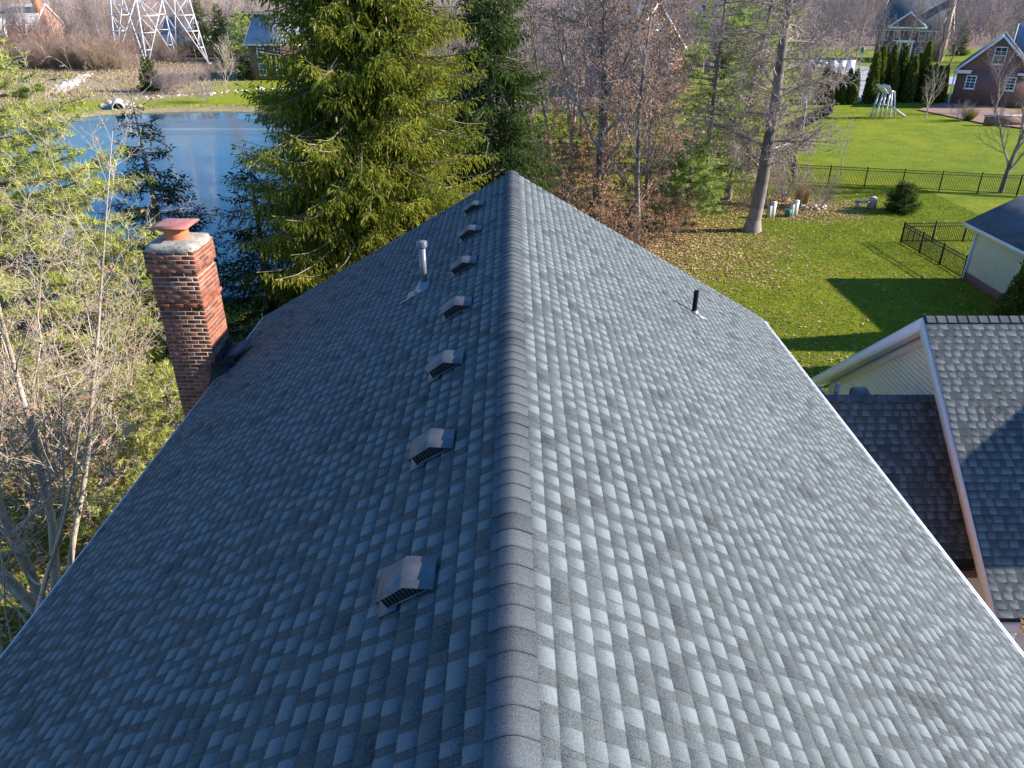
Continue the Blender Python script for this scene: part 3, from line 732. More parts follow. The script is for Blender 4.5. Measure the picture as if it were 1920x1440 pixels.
for k in range(4):      # small saddle of stepped shingle courses beside the chimney
    b = MB(); xx = -4.74; zz = ZR - TS * 4.55 + .06 - k * .028; yk = 11.42 - k * .15
    b.hexa([(xx, yk - .17, zz), (xx + .40 - k * .05, yk - .17, zz + .16), (xx + .42 - k * .05, yk, zz + .19), (xx, yk, zz + .035),
            (xx, yk - .17, zz + .02), (xx + .40 - k * .05, yk - .17, zz + .18), (xx + .42 - k * .05, yk, zz + .21), (xx, yk, zz + .055)], tint=.45 + .08 * (k % 2))
    part('saddle_shingle', b, M['cap'], roof)

# ------------------------------------------------------------------ breezeway (part of the house)
bz = 5.62; by = 12.70; bs = .81; bcs = 1 / math.hypot(1, bs); bsn = bs * bcs
b = MB(); b.box((4.36, 10.5, -.1), (8.26, 14.9, 3.7)); b.add([(4.36, 10.5, 3.7), (8.26, 10.5, 3.7), (8.26, by, bz - .1), (4.36, by, bz - .1), (8.26, 14.9, 3.7), (4.36, 14.9, 3.7)],
                                                                  [(0, 1, 2, 3), (3, 2, 4, 5)])
part('breezeway_wall', b, M['white_wall'], house)
b = MB()
for s in (-1, 1):
    A = np.array((4.40, by, bz)); d = np.array((0, s * bcs, -bsn)); Bp = A + d * 3.19; ux = np.array((3.85, 0, 0))
    P = [A, A + ux, Bp + ux, Bp]; P2 = [p - np.array((0, 0, .1)) for p in P]; b.hexa(P2 + P)
broof = part('breezeway_roof', b, M['shingle_deck'], house)
st = []
shingle_plane((4.45, by, bz), (1, 0, 0), (0, -bcs, -bsn), (0, -bsn, bcs), 3.75, 3.14, st, flat=.32, sc=1.18)
shingle_plane((8.20, by, bz), (-1, 0, 0), (0, bcs, -bsn), (0, bsn, bcs), 3.75, 3.14, st, flat=.32, sc=1.18)
lay_shingles(st, broof, 0)
CAPX = [cap_mesh(700 + i, .15, .20, .81, .03) for i in range(4)]
for k in range(19):
    ob = bpy.data.objects.new('ridge_cap', CAPX[k % 4]); COL.objects.link(ob); ob.parent = broof
    ob.rotation_euler = (0, 0, R(-90)); ob.location = Vector((4.45 + k * .2, by, bz + .02)) - wloc(broof)
b = MB(); b.box((4.4, 10.13, 3.36), (8.22, 10.20, 3.50)); part('breezeway_gutter', b, M['wood'], house)
b = MB(); b.box((4.4, 10.2, 3.30), (8.24, 10.5, 3.40)); part('soffit', b, M['white'], house)
for xv, lb in ((6.05, 'dark low roof vent behind the breezeway ridge, left of the small pipe'), (6.95, 'dark low roof vent behind the breezeway ridge, right of the small pipe')):
    yv = by + .34; zv = bz - bs * .34
    t = thing('roof_vent', lb, 'roof vent', (xv, yv, zv), 'low vents behind the breezeway ridge')
    b = MB(); b.hexa([(xv - .17, yv - .2, zv), (xv + .17, yv - .2, zv), (xv + .17, yv + .2, zv - .1), (xv - .17, yv + .2, zv - .1),
                      (xv - .10, yv - .1, zv + .20), (xv + .10, yv - .1, zv + .20), (xv + .14, yv + .2, zv + .20), (xv - .14, yv + .2, zv + .20)]); part('hood', b, M['vent'], t)
    b = MB(); b.box((xv - .16, yv + .205, zv - .02), (xv + .16, yv + .215, zv + .16)); part('screen', b, M['vent_dark'], t)
t = thing('plumbing_vent', 'thin dark vent pipe standing behind the breezeway ridge before the white gable', 'pipe', (6.32, by + .15, bz - .12))
b = MB(); b.tube([(6.32, by + .15, bz - .2), (6.32, by + .15, bz + .20)], .045, 14); part('pipe', b, M['pipe'], t, True)
b = MB(); b.tube([(6.32, by + .15, bz - .12), (6.32, by + .15, bz + .0)], [.09, .05], 14); part('collar', b, M['lead'], t, True)

# ------------------------------------------------------------------ the garage wing on the right
GXr, GYr, GZr = 7.90, 13.28, 7.03; gh = 4.30; gs = .823; gcs = 1 / math.hypot(1, gs); gsn = gs * gcs
garage = thing('garage_wing', 'white gabled garage wing with grey shingle roof, right of the main roof', 'garage', (14, 13.3, 0))
XW = 8.28; XEND = 27.0; ge = GZr - gs * gh
b = MB(); b.box((XW, GYr - 3.95, -.1), (XEND - .3, GYr + 3.95, ge + .25))
for xx in (XW, XEND - .3):
    b.add([(xx, GYr - 3.95, ge + .25), (xx, GYr + 3.95, ge + .25), (xx, GYr, GZr - .12)], t=[(0, 2, 1)])
part('wall', b, M['white_wall'], garage)
bb_ = MB()     # clapboards of the gable, laid along the slope lines seen in the photo: horizontal boards
b = MB()
for s in (-1, 1):
    A = np.array((GXr, GYr, GZr)); d = np.array((0, s * gcs, -gsn)); Bp = A + d * 5.55; ux = np.array((XEND - GXr, 0, 0))
    P = [A, A + ux, Bp + ux, Bp]; P2 = [p - np.array((0, 0, .12)) for p in P]; b.hexa(P2 + P if s < 0 else [P2[3], P2[2], P2[1], P2[0], P[3], P[2], P[1], P[0]])
groof = part('roof', b, M['shingle_deck'], garage)
st = []
gslope = gh / gcs
shingle_plane((GXr - .02, GYr, GZr), (1, 0, 0), (0, -gcs, -gsn), (0, -gsn, gcs), 19.0, gslope, st, flat=.32, sc=1.18)
shingle_plane((GXr - .02 + 19, GYr, GZr), (-1, 0, 0), (0, gcs, -gsn), (0, gsn, gcs), 19.0, gslope, st, flat=.32, sc=1.18)
lay_shingles(st, groof, 300)
CAPG = [cap_mesh(600 + i, .16, .20, gs, .02) for i in range(4)]
for k in range(70):
    ob = bpy.data.objects.new('ridge_cap', CAPG[rc.randrange(4)]); COL.objects.link(ob); ob.parent = groof
    ob.rotation_euler = (0, 0, R(-90)); ob.location = Vector((GXr + k * .2, GYr, GZr + .018)) - wloc(groof)
for s in (-1, 1):       # rake fascia boards, soffit and frieze
    c = np.array((GXr - .015, GYr + s * gh / 2, GZr - gs * gh / 2 - .15)); b = MB()
    b.obox(c, (.014, 0, 0), (0, s * gh / 2, -gs * gh / 2), (0, 0, .14)); part('rake_board', b, M['white'], garage)
    b = MB(); b.obox(c + (.002, 0, .134), (.026, 0, 0), (0, s * gh / 2, -gs * gh / 2), (0, 0, .012)); part('rake_trim', b, M['white'], garage)
    b = MB(); c2 = np.array(((GXr + XW) / 2 + .01, GYr + s * gh / 2, GZr - gs * gh / 2 - .20)); b.obox(c2, ((XW - GXr) / 2 - .012, 0, 0), (0, s * gh / 2, -gs * gh / 2), (0, 0, .012)); part('rake_soffit', b, M['white'], garage)
    b = MB(); c3 = np.array((XW - .012, GYr + s * (gh - .35) / 2, GZr - gs * (gh - .35) / 2 - .34)); b.obox(c3, (.012, 0, 0), (0, s * (gh - .5) / 2, -gs * (gh - .5) / 2), (0, 0, .11)); part('frieze_board', b, M['white'], garage)
    b = MB(); yE = GYr + s * gh; b.box((GXr + .0, min(yE, yE - s * .42), ge - .42), (XW, max(yE, yE - s * .42), ge - .28)); part('cornice_return', b, M['white'], garage)
    b = MB(); b.box((GXr, min(yE, yE + s * .11), ge - .16), (XEND, max(yE, yE + s * .11), ge - .03)); part('gutter', b, M['white'], garage)
    b = MB(); yc = GYr + s * 3.9; b.box((XW - .02, yc - .06, 0), (XW + .0, yc + .06, ge)); part('corner_board', b, M['white'], garage)
# gable siding boards (each a shallow clapboard)
zb = ge - .1; k = 0
cb = MB()
cbm = None
while zb < GZr - .35:
    hwid = min(3.93, (GZr - .30 - zb) / gs)
    m_ = MB(); m_.add([(XW - .004, GYr - hwid, zb + .1), (XW - .004, GYr + hwid, zb + .1), (XW - .009, GYr + hwid, zb), (XW - .009, GYr - hwid, zb), (XW, GYr - hwid, zb), (XW, GYr + hwid, zb)], [(0, 1, 2, 3), (3, 2, 5, 4)])
    part('clapboard', m_, M['white_wall'], garage); zb += .1; k += 1
# taller cross gable further right on the same garage wing (it shades the roof)
hx0, hx1 = 12.2, 19.8
b = MB(); b.box((hx0, 10.1, 0), (hx1, 15.6, 5.9)); b.add([(hx0, 10.1, 5.9), (hx1, 10.1, 5.9), ((hx0 + hx1) / 2, 10.1, 8.95), (hx0, 15.6, 5.9), (hx1, 15.6, 5.9), ((hx0 + hx1) / 2, 15.6, 8.95)], t=[(0, 1, 2), (3, 5, 4)])
CROSS = part('cross_gable_wall', b, M['white_wall'], garage)
b = MB()
for s in (-1, 1):
    mx = (hx0 + hx1) / 2; P = [(mx, 9.85, 8.95), (mx + s * 4.2, 9.85, 5.58), (mx + s * 4.2, 15.9, 5.58), (mx, 15.9, 8.95)]; P2 = [(x, y, z + .12) for x, y, z in P]
    b.hexa(P + P2 if s > 0 else [P[1], P[0], P[3], P[2], P2[1], P2[0], P2[3], P2[2]])
part('cross_gable_roof', b, M['roof_far'], garage)

# ------------------------------------------------------------------ cream garage beyond the fence
cg = thing('cream_garage', 'cream sided outbuilding with dark roof beside the black yard fence', 'garage', (27, 30, 0))
b = MB(); b.box((22.3, 24.0, .45), (28.3, 35.1, 2.72)); b.add([(22.3, 35.1, 2.72), (28.3, 35.1, 2.72), (25.3, 35.1, 4.35), (22.3, 24, 2.72), (28.3, 24, 2.72), (25.3, 24, 4.35)], t=[(0, 1, 2), (3, 5, 4)])
part('wall', b, M['cream'], cg)
b = MB(); b.box((22.27, 23.97, -.1), (28.33, 35.13, .45)); part('brick_base', b, M['wall_brick_dark'], cg)
for k in range(16):
    b = MB(); z = .47 + k * .14; b.add([(22.298, 24, z + .14), (22.298, 35.1, z + .14), (22.282, 35.1, z), (22.282, 24, z), (22.3, 24, z), (22.3, 35.1, z)], [(0, 1, 2, 3), (3, 2, 5, 4)]); part('clapboard', b, M['cream'], cg)
b = MB()
for s in (-1, 1):
    P = [(25.3, 23.6, 4.62), (25.3 + s * 3.5, 23.6, 2.73), (25.3 + s * 3.5, 35.5, 2.73), (25.3, 35.5, 4.62)]; P2 = [(x, y, z + .10) for x, y, z in P]
    b.hexa(P + P2 if s > 0 else [P[1], P[0], P[3], P[2], P2[1], P2[0], P2[3], P2[2]])
cr = part('roof', b, M['roof_far'], cg)
b = MB(); b.box((21.74, 23.6, 2.66), (21.80, 35.5, 2.82)); part('gutter', b, M['white'], cg)
b = MB(); b.box((21.8, 23.6, 2.62), (22.3, 35.4, 2.66)); part('soffit', b, M['white'], cg)
b = MB(); b.box((22.24, 34.98, .45), (22.30, 35.16, 2.66)); part('corner_board', b, M['white'], cg)
b = MB(); b.tube([(22.2, 35.0, 2.6), (22.2, 35.05, .2), (22.0, 35.2, .08)], .04, 8); part('downspout', b, M['white'], cg)

# ------------------------------------------------------------------ fences
PICK = {}
def picket(h, w=.018):
    if (h, w) not in PICK:
        b = MB(); b.box((-w / 2, -w / 2, .06), (w / 2, w / 2, h)); PICK[(h, w)] = b.mesh('picket', M['black_metal'])
    return PICK[(h, w)]
def fence(label, pts, h, post_every, npick, seed=0, pw=.02):
    t = thing('metal_fence', label, 'fence', (pts[0][0], pts[0][1], 0))
    left = MB(); used = 0
    for (xa, ya), (xb, yb) in zip(pts[:-1], pts[1:]):
        L = math.hypot(xb - xa, yb - ya); d = ((xb - xa) / L, (yb - ya) / L); n = max(1, round(L / post_every))
        for k in range(n + 1):
            x, y = xa + d[0] * L * k / n, ya + d[1] * L * k / n
            b = MB(); b.box((x - .033, y - .033, -.05), (x + .033, y + .033, h + .05)); b.box((x - .04, y - .04, h + .05), (x + .04, y + .04, h + .07)); part('post', b, M['black_metal'], t)
        for zr in (.12, h - .20, h - .02):
            b = MB(); b.bar((xa, ya, zr), (xb, yb, zr), .03, .035); part('rail', b, M['black_metal'], t)
        m = int(L / .105)
        for k in range(m):
            x, y = xa + d[0] * L * (k + .5) / m, ya + d[1] * L * (k + .5) / m
            if used < npick:
                o = bpy.data.objects.new('picket', picket(h, pw)); COL.objects.link(o); o.parent = t; o.location = Vector((x, y, 0)) - wloc(t); used += 1
            else: left.box((x - pw / 2, y - pw / 2, .06), (x + pw / 2, y + pw / 2, h))
    if left.n: part('pickets', left, M['black_metal'], t, False, 'stuff')
    return t
fence('black metal fence enclosing the small yard beside the cream outbuilding', [(22.3, 35.3), (22.1, 41.4), (27.5, 41.6), (34, 41.8)], 1.15, 1.9, 300)
fence('long black picket fence running across the lawn behind the bench', [(38.0, 52.2), (21.0, 56.6), (13.0, 59.2), (4, 62)], 1.38, 2.35, 300)
fence('dark side fence running back along the left edge of the far lawn', [(21.2, 56.8), (26.2, 75.6), (38.0, 93.5)], 1.38, 2.4, 0)

# ------------------------------------------------------------------ tree builders
def bare_tree(seed, height, trunk_r, P, stems=1, spread=0.0, lean=(0, 0)):
    """returns list of segments (p, q, r0, r1, level) and twig end points"""
    r = random.Random(seed); S = []; tips = []
    def grow(base, d, length, rad, lv):
        ns = P['nseg'][lv]; pos = Vector(base); d = Vector(d).normalized(); pts = [pos.copy()]; dirs = [d.copy()]
        taper = P['taper'][lv]; step = length / ns; wob = P['wob'][lv]; up = P['up'][lv]
        for i in range(ns):
            d = d + Vector((r.gauss(0, wob), r.gauss(0, wob), r.gauss(0, wob) + up)); d.normalize()
            np_ = pos + d * step
            S.append((tuple(pos), tuple(np_), rad * (1 - (1 - taper) * i / ns), rad * (1 - (1 - taper) * (i + 1) / ns), lv))
            pos = np_; pts.append(pos.copy()); dirs.append(d.copy())
        tips.append((tuple(pos), lv))
        if lv + 1 < len(P['nseg']):
            n = P['kids'][lv]; n = int(n * r.uniform(.8, 1.2) + .5)
            if lv > 0: n = max(2, int(n * min(1.6, length / P['ref'][lv])))
            a0 = r.uniform(0, 6.28)
            for k in range(n):
                t = P['start'][lv] + (1 - P['start'][lv]) * ((k + r.uniform(.1, .9)) / n); t = min(t, .98)
                f = t * ns; i = min(int(f), ns - 1); p = pts[i].lerp(pts[i + 1], f - i); dd = dirs[i + 1]
                a = a0 + k * 2.4 + r.uniform(-.4, .4); ang = P['ang'][lv] * r.uniform(.7, 1.25)
                side = dd.orthogonal().normalized(); side.rotate(Matrix.Rotation(a, 3, dd).to_quaternion())
                nd = dd * math.cos(ang) + side * math.sin(ang)
                cl = length * P['lr'][lv] * (1 - P['fall'][lv] * t) * r.uniform(.7, 1.2)
                cr = rad * (1 - (1 - taper) * t) * P['rr'][lv] * r.uniform(.7, 1.0)
                grow(p, nd, cl, max(cr, P['rmin']), lv + 1)
    for s in range(stems):
        a = s / max(1, stems) * 6.28 + r.uniform(-.3, .3); sp = spread * r.uniform(.5, 1.1) if stems > 1 else 0
        d = Vector((math.cos(a) * sp + lean[0], math.sin(a) * sp + lean[1], 1))
        grow((math.cos(a) * trunk_r * 1.2 * (stems > 1), math.sin(a) * trunk_r * 1.2 * (stems > 1), -.1), d, height * r.uniform(.85, 1.0) / 1.0, trunk_r * (1 if stems == 1 else r.uniform(.6, 1)), 0)
    return S, tips
def seg_mb(S, levels, sides_by_level, off=(0, 0, 0), seed=0):
    b = MB(); o = np.array(off, float); rr = np.random.RandomState(seed)
    for lv in levels:
        ss = [s for s in S if s[4] == lv]
        if not ss: continue
        P0 = np.array([s[0] for s in ss]) + o; P1 = np.array([s[1] for s in ss]) + o
        ext = (P1 - P0) * .03
        b.segs(P0 - ext, P1 + ext, [s[2] for s in ss], [s[3] for s in ss], sides_by_level[lv], tint=rr.rand(len(ss)))
    return b
def leaf_quads(b, P, size, rs_, hang=.6, tint=None):
    n = len(P)
    if n == 0: return
    d = rs_.normal(size=(n, 3)); d[:, 2] -= hang; d /= np.linalg.norm(d, axis=1)[:, None]
    x = np.cross(d, rs_.normal(size=(n, 3))); x /= np.linalg.norm(x, axis=1)[:, None] + 1e-9
    s = size * rs_.uniform(.6, 1.3, (n, 1)); w = x * s * .32
    nn = np.cross(d, x) * s * .18
    V = np.stack([P, P + d * s * .5 + w + nn, P + d * s, P + d * s * .5 - w + nn], 1)
    t = rs_.rand(n) if tint is None else tint
    b.add(V.reshape(-1, 3), np.arange(4 * n).reshape(n, 4), tint=np.repeat(t, 4))
PB = dict(nseg=[9, 7, 6, 4, 3], taper=[.25, .25, .25, .3, .4], wob=[.05, .10, .14, .2, .25], up=[.03, .05, .03, .02, 0], kids=[13, 7, 6, 4, 0],
          ref=[1, 3, 1.5, .7, .3], start=[.28, .2, .15, .1, .1], ang=[.85, .75, .75, .8, .8], lr=[.5, .5, .5, .5, .5], fall=[.55, .4, .4, .3, .3],
          rr=[.45, .5, .5, .6, .6], rmin=.006)
def P_(**k): d = dict(PB); d.update(k); return d
def tree_thing(name, label, loc, S, tips, bark, sides=(10, 6, 4, 3, 3), group=None, leaves=None, seed=0, scale=1.0, trunk_levels=(0,), twig=None):
    t = thing(name, label, 'tree' if 'shrub' not in name else 'shrub', loc, group)
    nl = max(s[4] for s in S) + 1
    tb = seg_mb(S, trunk_levels, sides, loc, seed)
    part('trunk' if 'shrub' not in name else 'stem', tb, bark, t, True)
    part('crown', seg_mb(S, [l for l in range(nl) if l not in trunk_levels], sides, loc, seed + 1), twig or bark, t)
    if leaves:
        cnt, size, mat, minlv = leaves; rs_ = np.random.RandomState(seed + 5)
        ss = [s for s in S if s[4] >= minlv]; A = np.array([s[0] for s in ss]); B_ = np.array([s[1] for s in ss]); k = rs_.randint(0, len(ss), cnt)
        # leaves cling to some limbs more than to others
        keep = vnoise(A[k][:, 0] * 1.0 + A[k][:, 2], A[k][:, 1] + 9, 1.2, seed) > .35; k = k[keep]
        P = A[k] + (B_[k] - A[k]) * rs_.rand(len(k), 1) + np.array(loc)
        lb = MB(); leaf_quads(lb, P, size, rs_); part('leaves', lb, mat, t, False, 'stuff')
    return t

def conifer(seed, height, radius, z0, whorl, per, blet, tuft, droop=.35, hang=.6, shape=.85, twl=.2, tww=.03, gaps=0.0, zmax=None, tipup=.25, lvar=.72):
    """spruce: returns (segments, foliage MB in local coords)"""
    r = np.random.RandomState(seed); S = []; F = []; D = []; Ln = []; Ti = []
    z = z0
    while z < (zmax or height) - .15:
        rel = (z - z0) / (height - z0); L0 = radius * (1 - rel) ** shape
        for k in range(per):
            if r.rand() < gaps: continue
            a = r.uniform(0, 6.283); L = L0 * r.uniform(lvar, 1.10) + .12; droop_ = droop * r.uniform(.5, 1.5); zb = z + r.uniform(-whorl / 2, whorl / 2)
            ns = 7; t = np.linspace(0, 1, ns + 1); ca, sa = math.cos(a), math.sin(a)
            zz = zb + L * (.10 * np.sin(t * 1.5) - droop_ * t ** 1.6 + tipup * t ** 4) + L * .12 * (rel - .4)
            bend = r.uniform(-.12, .12) * L * t ** 2
            pts = np.stack([ca * t * L - sa * bend, sa * t * L + ca * bend, zz], 1)
            rb_ = .012 + .009 * L
            for i in range(ns): S.append((tuple(pts[i]), tuple(pts[i + 1]), rb_ * (1 - .85 * i / ns), rb_ * (1 - .85 * (i + 1) / ns), 1))
            bt = r.uniform(.25, .75)
            m = int(L / blet)
            for j in range(m):
                tj = .12 + .88 * (j + r.rand()) / m; f = tj * ns; i = min(int(f), ns - 1); p = pts[i] + (pts[i + 1] - pts[i]) * (f - i)
                ax_ = pts[i + 1] - pts[i]; ax_ /= np.linalg.norm(ax_)
                for sgn in (-1, 1):
                    sd_ = np.array((-ax_[1], ax_[0], 0)) * sgn; dd = ax_ * r.uniform(.5, 1.0) + sd_ * r.uniform(.6, 1.1) + np.array((0, 0, -hang * r.uniform(.2, 1.1)))
                    dd /= np.linalg.norm(dd); bl = (.20 + .30 * (1 - tj) * L) * r.uniform(.6, 1.2); bl = min(bl, 1.1)
                    nt_ = max(1, int(bl / tuft)); s_ = (np.arange(nt_) + r.rand(nt_)) / nt_
                    P = p + dd * (s_ * bl)[:, None] + np.array((0, 0, -1)) * (hang * .5 * (s_ * bl) ** 2)[:, None]
                    jit = r.normal(size=(nt_, 3)) * .42; q = dd + jit + np.array((0, 0, -hang)) * s_[:, None]
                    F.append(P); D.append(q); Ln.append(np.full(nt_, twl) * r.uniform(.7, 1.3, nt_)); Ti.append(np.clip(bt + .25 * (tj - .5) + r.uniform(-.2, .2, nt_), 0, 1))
            # leader tuft at the tip
            F.append(pts[-1:]); D.append((pts[-1] - pts[-2])[None] * 5); Ln.append(np.array([twl])); Ti.append(np.array([bt + .2]))
        z += whorl * r.uniform(.8, 1.2)
    F, D, Ln, Ti = np.concatenate(F), np.concatenate(D), np.concatenate(Ln), np.concatenate(Ti)
    D /= np.linalg.norm(D, axis=1)[:, None] + 1e-9; n = len(F)
    x = np.cross(D, r.normal(size=(n, 3))); x /= np.linalg.norm(x, axis=1)[:, None] + 1e-9; y = np.cross(D, x)
    b = MB(); L = Ln[:, None]; w = tww * r.uniform(.7, 1.3, (n, 1))
    for ax2 in (x, y):
        V = np.stack([F, F + D * L * .45 + ax2 * w, F + D * L, F + D * L * .45 - ax2 * w], 1)
        b.add(V.reshape(-1, 3), np.arange(4 * n).reshape(n, 4), tint=np.repeat(Ti, 4))
    S.append(((0, 0, -.1), (0, 0, height * .5), radius * .045 + .03, radius * .03 + .02, 0)); S.append(((0, 0, height * .5), (0, 0, height * .985), radius * .03 + .02, .012, 0))
    return S, b
def conifer_thing(name, label, loc, C, mat, bark=None, group=None):
    S, fb = C; t = thing(name, label, 'tree', loc, group)
    part('trunk', seg_mb(S, (0,), (10, 4), loc), bark or M['bark'], t, True)
    part('branches', seg_mb(S, (1,), (10, 4), loc), bark or M['bark'], t, False, 'stuff')
    me_ = fb.mesh('crown', mat); o = bpy.data.objects.new('crown', me_); COL.objects.link(o); o.parent = t; o['kind'] = 'stuff'
    return t
def pine(seed, height, radius, z0, nb_, ncl, needle=.15, shape=.6, up=.25, nper=14, tuft_r=1.0, nw=.009, zmax=None):
    """soft pine: limbs with rounded needle tufts near their ends"""
    r = np.random.RandomState(seed); S = []; C = []; T = []
    for k in range(nb_):
        rel = (k + r.rand()) / nb_; z = z0 + (height - z0) * rel ** .9
        if zmax and z > zmax: continue
        L = radius * (1 - rel) ** shape * r.uniform(.6, 1.15) + .2; a = k * 2.4 + r.uniform(-.5, .5)
        ns = 6; t = np.linspace(0, 1, ns + 1); pts = np.stack([np.cos(a) * t * L, np.sin(a) * t * L, z + L * (up * t ** 1.5 - .12 * t)], 1) + r.normal(size=(ns + 1, 3)) * .04 * t[:, None]
        rb_ = .015 + .012 * L
        for i in range(ns): S.append((tuple(pts[i]), tuple(pts[i + 1]), rb_ * (1 - .8 * i / ns), rb_ * (1 - .8 * (i + 1) / ns), 1))
        bt = r.uniform(.2, .8); m = max(3, int(ncl * L / radius))
        for j in range(m):
            tj = .25 + .75 * (j + r.rand()) / m; f = tj * ns; i = min(int(f), ns - 1); p = pts[i] + (pts[i + 1] - pts[i]) * (f - i)
            an = a + r.choice([-1, 1]) * r.uniform(.4, 1.2); bl = (.2 + .42 * L * (1 - tj * .7)) * r.uniform(.5, 1.1)
            q = p + np.array((math.cos(an) * bl, math.sin(an) * bl, r.uniform(-.05, .35) * bl))
            S.append((tuple(p), tuple(q), .012, .006, 1))
            for s_ in np.linspace(.4, 1, max(2, int(bl / .16))):
                C.append(p + (q - p) * s_ + r.normal(size=3) * .05); T.append(np.clip(bt + r.uniform(-.25, .25), 0, 1))
    C = np.array(C); T = np.array(T); n = len(C); b = MB()
    base = np.repeat(C, nper, 0); d = r.normal(size=(n * nper, 3)); d[:, 2] += .35; d /= np.linalg.norm(d, axis=1)[:, None]
    x = np.cross(d, r.normal(size=d.shape)); x /= np.linalg.norm(x, axis=1)[:, None] + 1e-9
    L = needle * r.uniform(.7, 1.2, (len(d), 1)); base = base + r.normal(size=base.shape) * .02
    V = np.stack([base - x * nw, base + x * nw, base + d * L * tuft_r], 1)
    b.add(V.reshape(-1, 3), t=np.arange(3 * len(d)).reshape(-1, 3), tint=np.repeat(np.repeat(T, nper) + r.uniform(-.12, .12, n * nper), 3))
    S.append(((0, 0, -.1), (0, 0, height * .5), radius * .05 + .03, radius * .035 + .02, 0)); S.append(((0, 0, height * .5), (0, 0, height * .98), radius * .035 + .02, .015, 0))
    return S, b

# ------------------------------------------------------------------ big conifers behind the ridge
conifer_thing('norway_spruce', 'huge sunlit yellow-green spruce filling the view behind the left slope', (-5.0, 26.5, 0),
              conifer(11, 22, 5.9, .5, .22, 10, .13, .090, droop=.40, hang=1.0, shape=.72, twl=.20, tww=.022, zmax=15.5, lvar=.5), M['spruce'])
cone_b = MB(); rq = np.random.RandomState(77)
for q in range(60):
    zq = rq.uniform(3, 13); aq = rq.uniform(-2.6, .6); rad = 5.9 * (1 - (zq - .5) / 21.5) ** .72 * rq.uniform(.72, 1.0); zz_ = zq - rad * .25
    pq = np.array((-5.0 + math.cos(aq) * rad, 26.5 + math.sin(aq) * rad, zz_)); cone_b.tube([pq, pq - (0, 0, .05), pq - (0, 0, .12), pq - (0, 0, .17)], [.012, .028, .024, .006], 6)
M['cone'] = simple_mat('spruce_cone', (0.34, 0.20, 0.11), 0.7, nscale=20, nvar=0.3)
big_spruce = [o for o in bpy.data.objects if o.name == 'norway_spruce'][0]
part('cones', cone_b, M['cone'], big_spruce, False, 'stuff')
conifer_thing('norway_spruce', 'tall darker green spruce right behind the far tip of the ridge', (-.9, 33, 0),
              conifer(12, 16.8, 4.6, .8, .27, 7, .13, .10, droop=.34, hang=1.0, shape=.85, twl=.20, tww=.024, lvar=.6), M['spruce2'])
conifer_thing('young_spruce', 'thin dark spruce with drooping sparse limbs in front of the pond behind the chimney', (-11.5, 24, 0),
              conifer(13, 9.75, 3.3, .6, .36, 6, .10, .085, droop=.22, hang=.55, shape=.95, twl=.15, tww=.020, tipup=.30), M['spruce_dark'])
conifer_thing('dark_spruce', 'dark shaded spruce between the chimney and the huge sunlit spruce', (-9.3, 27.0, 0),
              conifer(14, 7.6, 3.2, .4, .34, 5, .13, .10, droop=.3, hang=.6, shape=.8, twl=.18, tww=.022, tipup=.3), M['spruce_dark'])
conifer_thing('small_spruce', 'small rounded green spruce on the lawn just right of the bench', (25.2, 48.2, 0),
              conifer(15, 2.0, 1.0, .05, .13, 9, .08, .06, droop=.1, hang=.1, shape=.7, twl=.13, tww=.02), M['spruce2'])
# pines, left
conifer_thing('white_pine', 'large yellow-green pine behind the bare multi-stemmed tree at left', (-13.6, 19.5, 0),
              pine(21, 12.0, 4.7, .8, 150, 26, .19, .55, .30, 15, nw=.013), M['pine'], M['bark'])
conifer_thing('white_pine', 'yellow-green pine at the left edge of the photo, beyond the other pine', (-21.5, 26, 0),
              pine(22, 13, 5.6, .8, 120, 22, .20, .55, .30, 13, nw=.016), M['pine'], M['bark'])
conifer_thing('white_pine', 'low bright green pine at the foot of the chimney', (-8.2, 15.6, 0),
              pine(23, 4.4, 2.3, .3, 60, 18, .17, .6, .25, 15, nw=.012), M['pine'], M['bark'])
# pines, right of the ridge
conifer_thing('soft_pine', 'soft green pine behind the brown-leaved trees right of the ridge', (12.6, 49.5, 0),
              pine(24, 16, 3.4, 1.0, 110, 10, .26, .5, .25, 12, nw=.020, zmax=14), M['pine_soft'], M['bark'])
conifer_thing('soft_pine', 'low soft green pine at the edge of the leaf litter, right of the ridge', (10.7, 45.5, 0),
              pine(25, 5.4, 2.0, .4, 80, 16, .22, .6, .25, 13, nw=.018), M['pine_soft'], M['bark'])
conifer_thing('soft_pine', 'tall soft green pine between the two leaning bare trunks', (21.6, 70, 0),
              pine(26, 16.5, 3.3, 1.0, 120, 15, .32, .5, .25, 12, nw=.028, zmax=15), M['pine_soft'], M['bark'])
conifer_thing('white_pine', 'bright yellow-green bushy pine low between the two leaning bare trunks', (19.2, 62, 0),
              pine(27, 7.2, 3.4, .3, 90, 15, .28, .6, .25, 13, nw=.025), M['pine'], M['bark'])

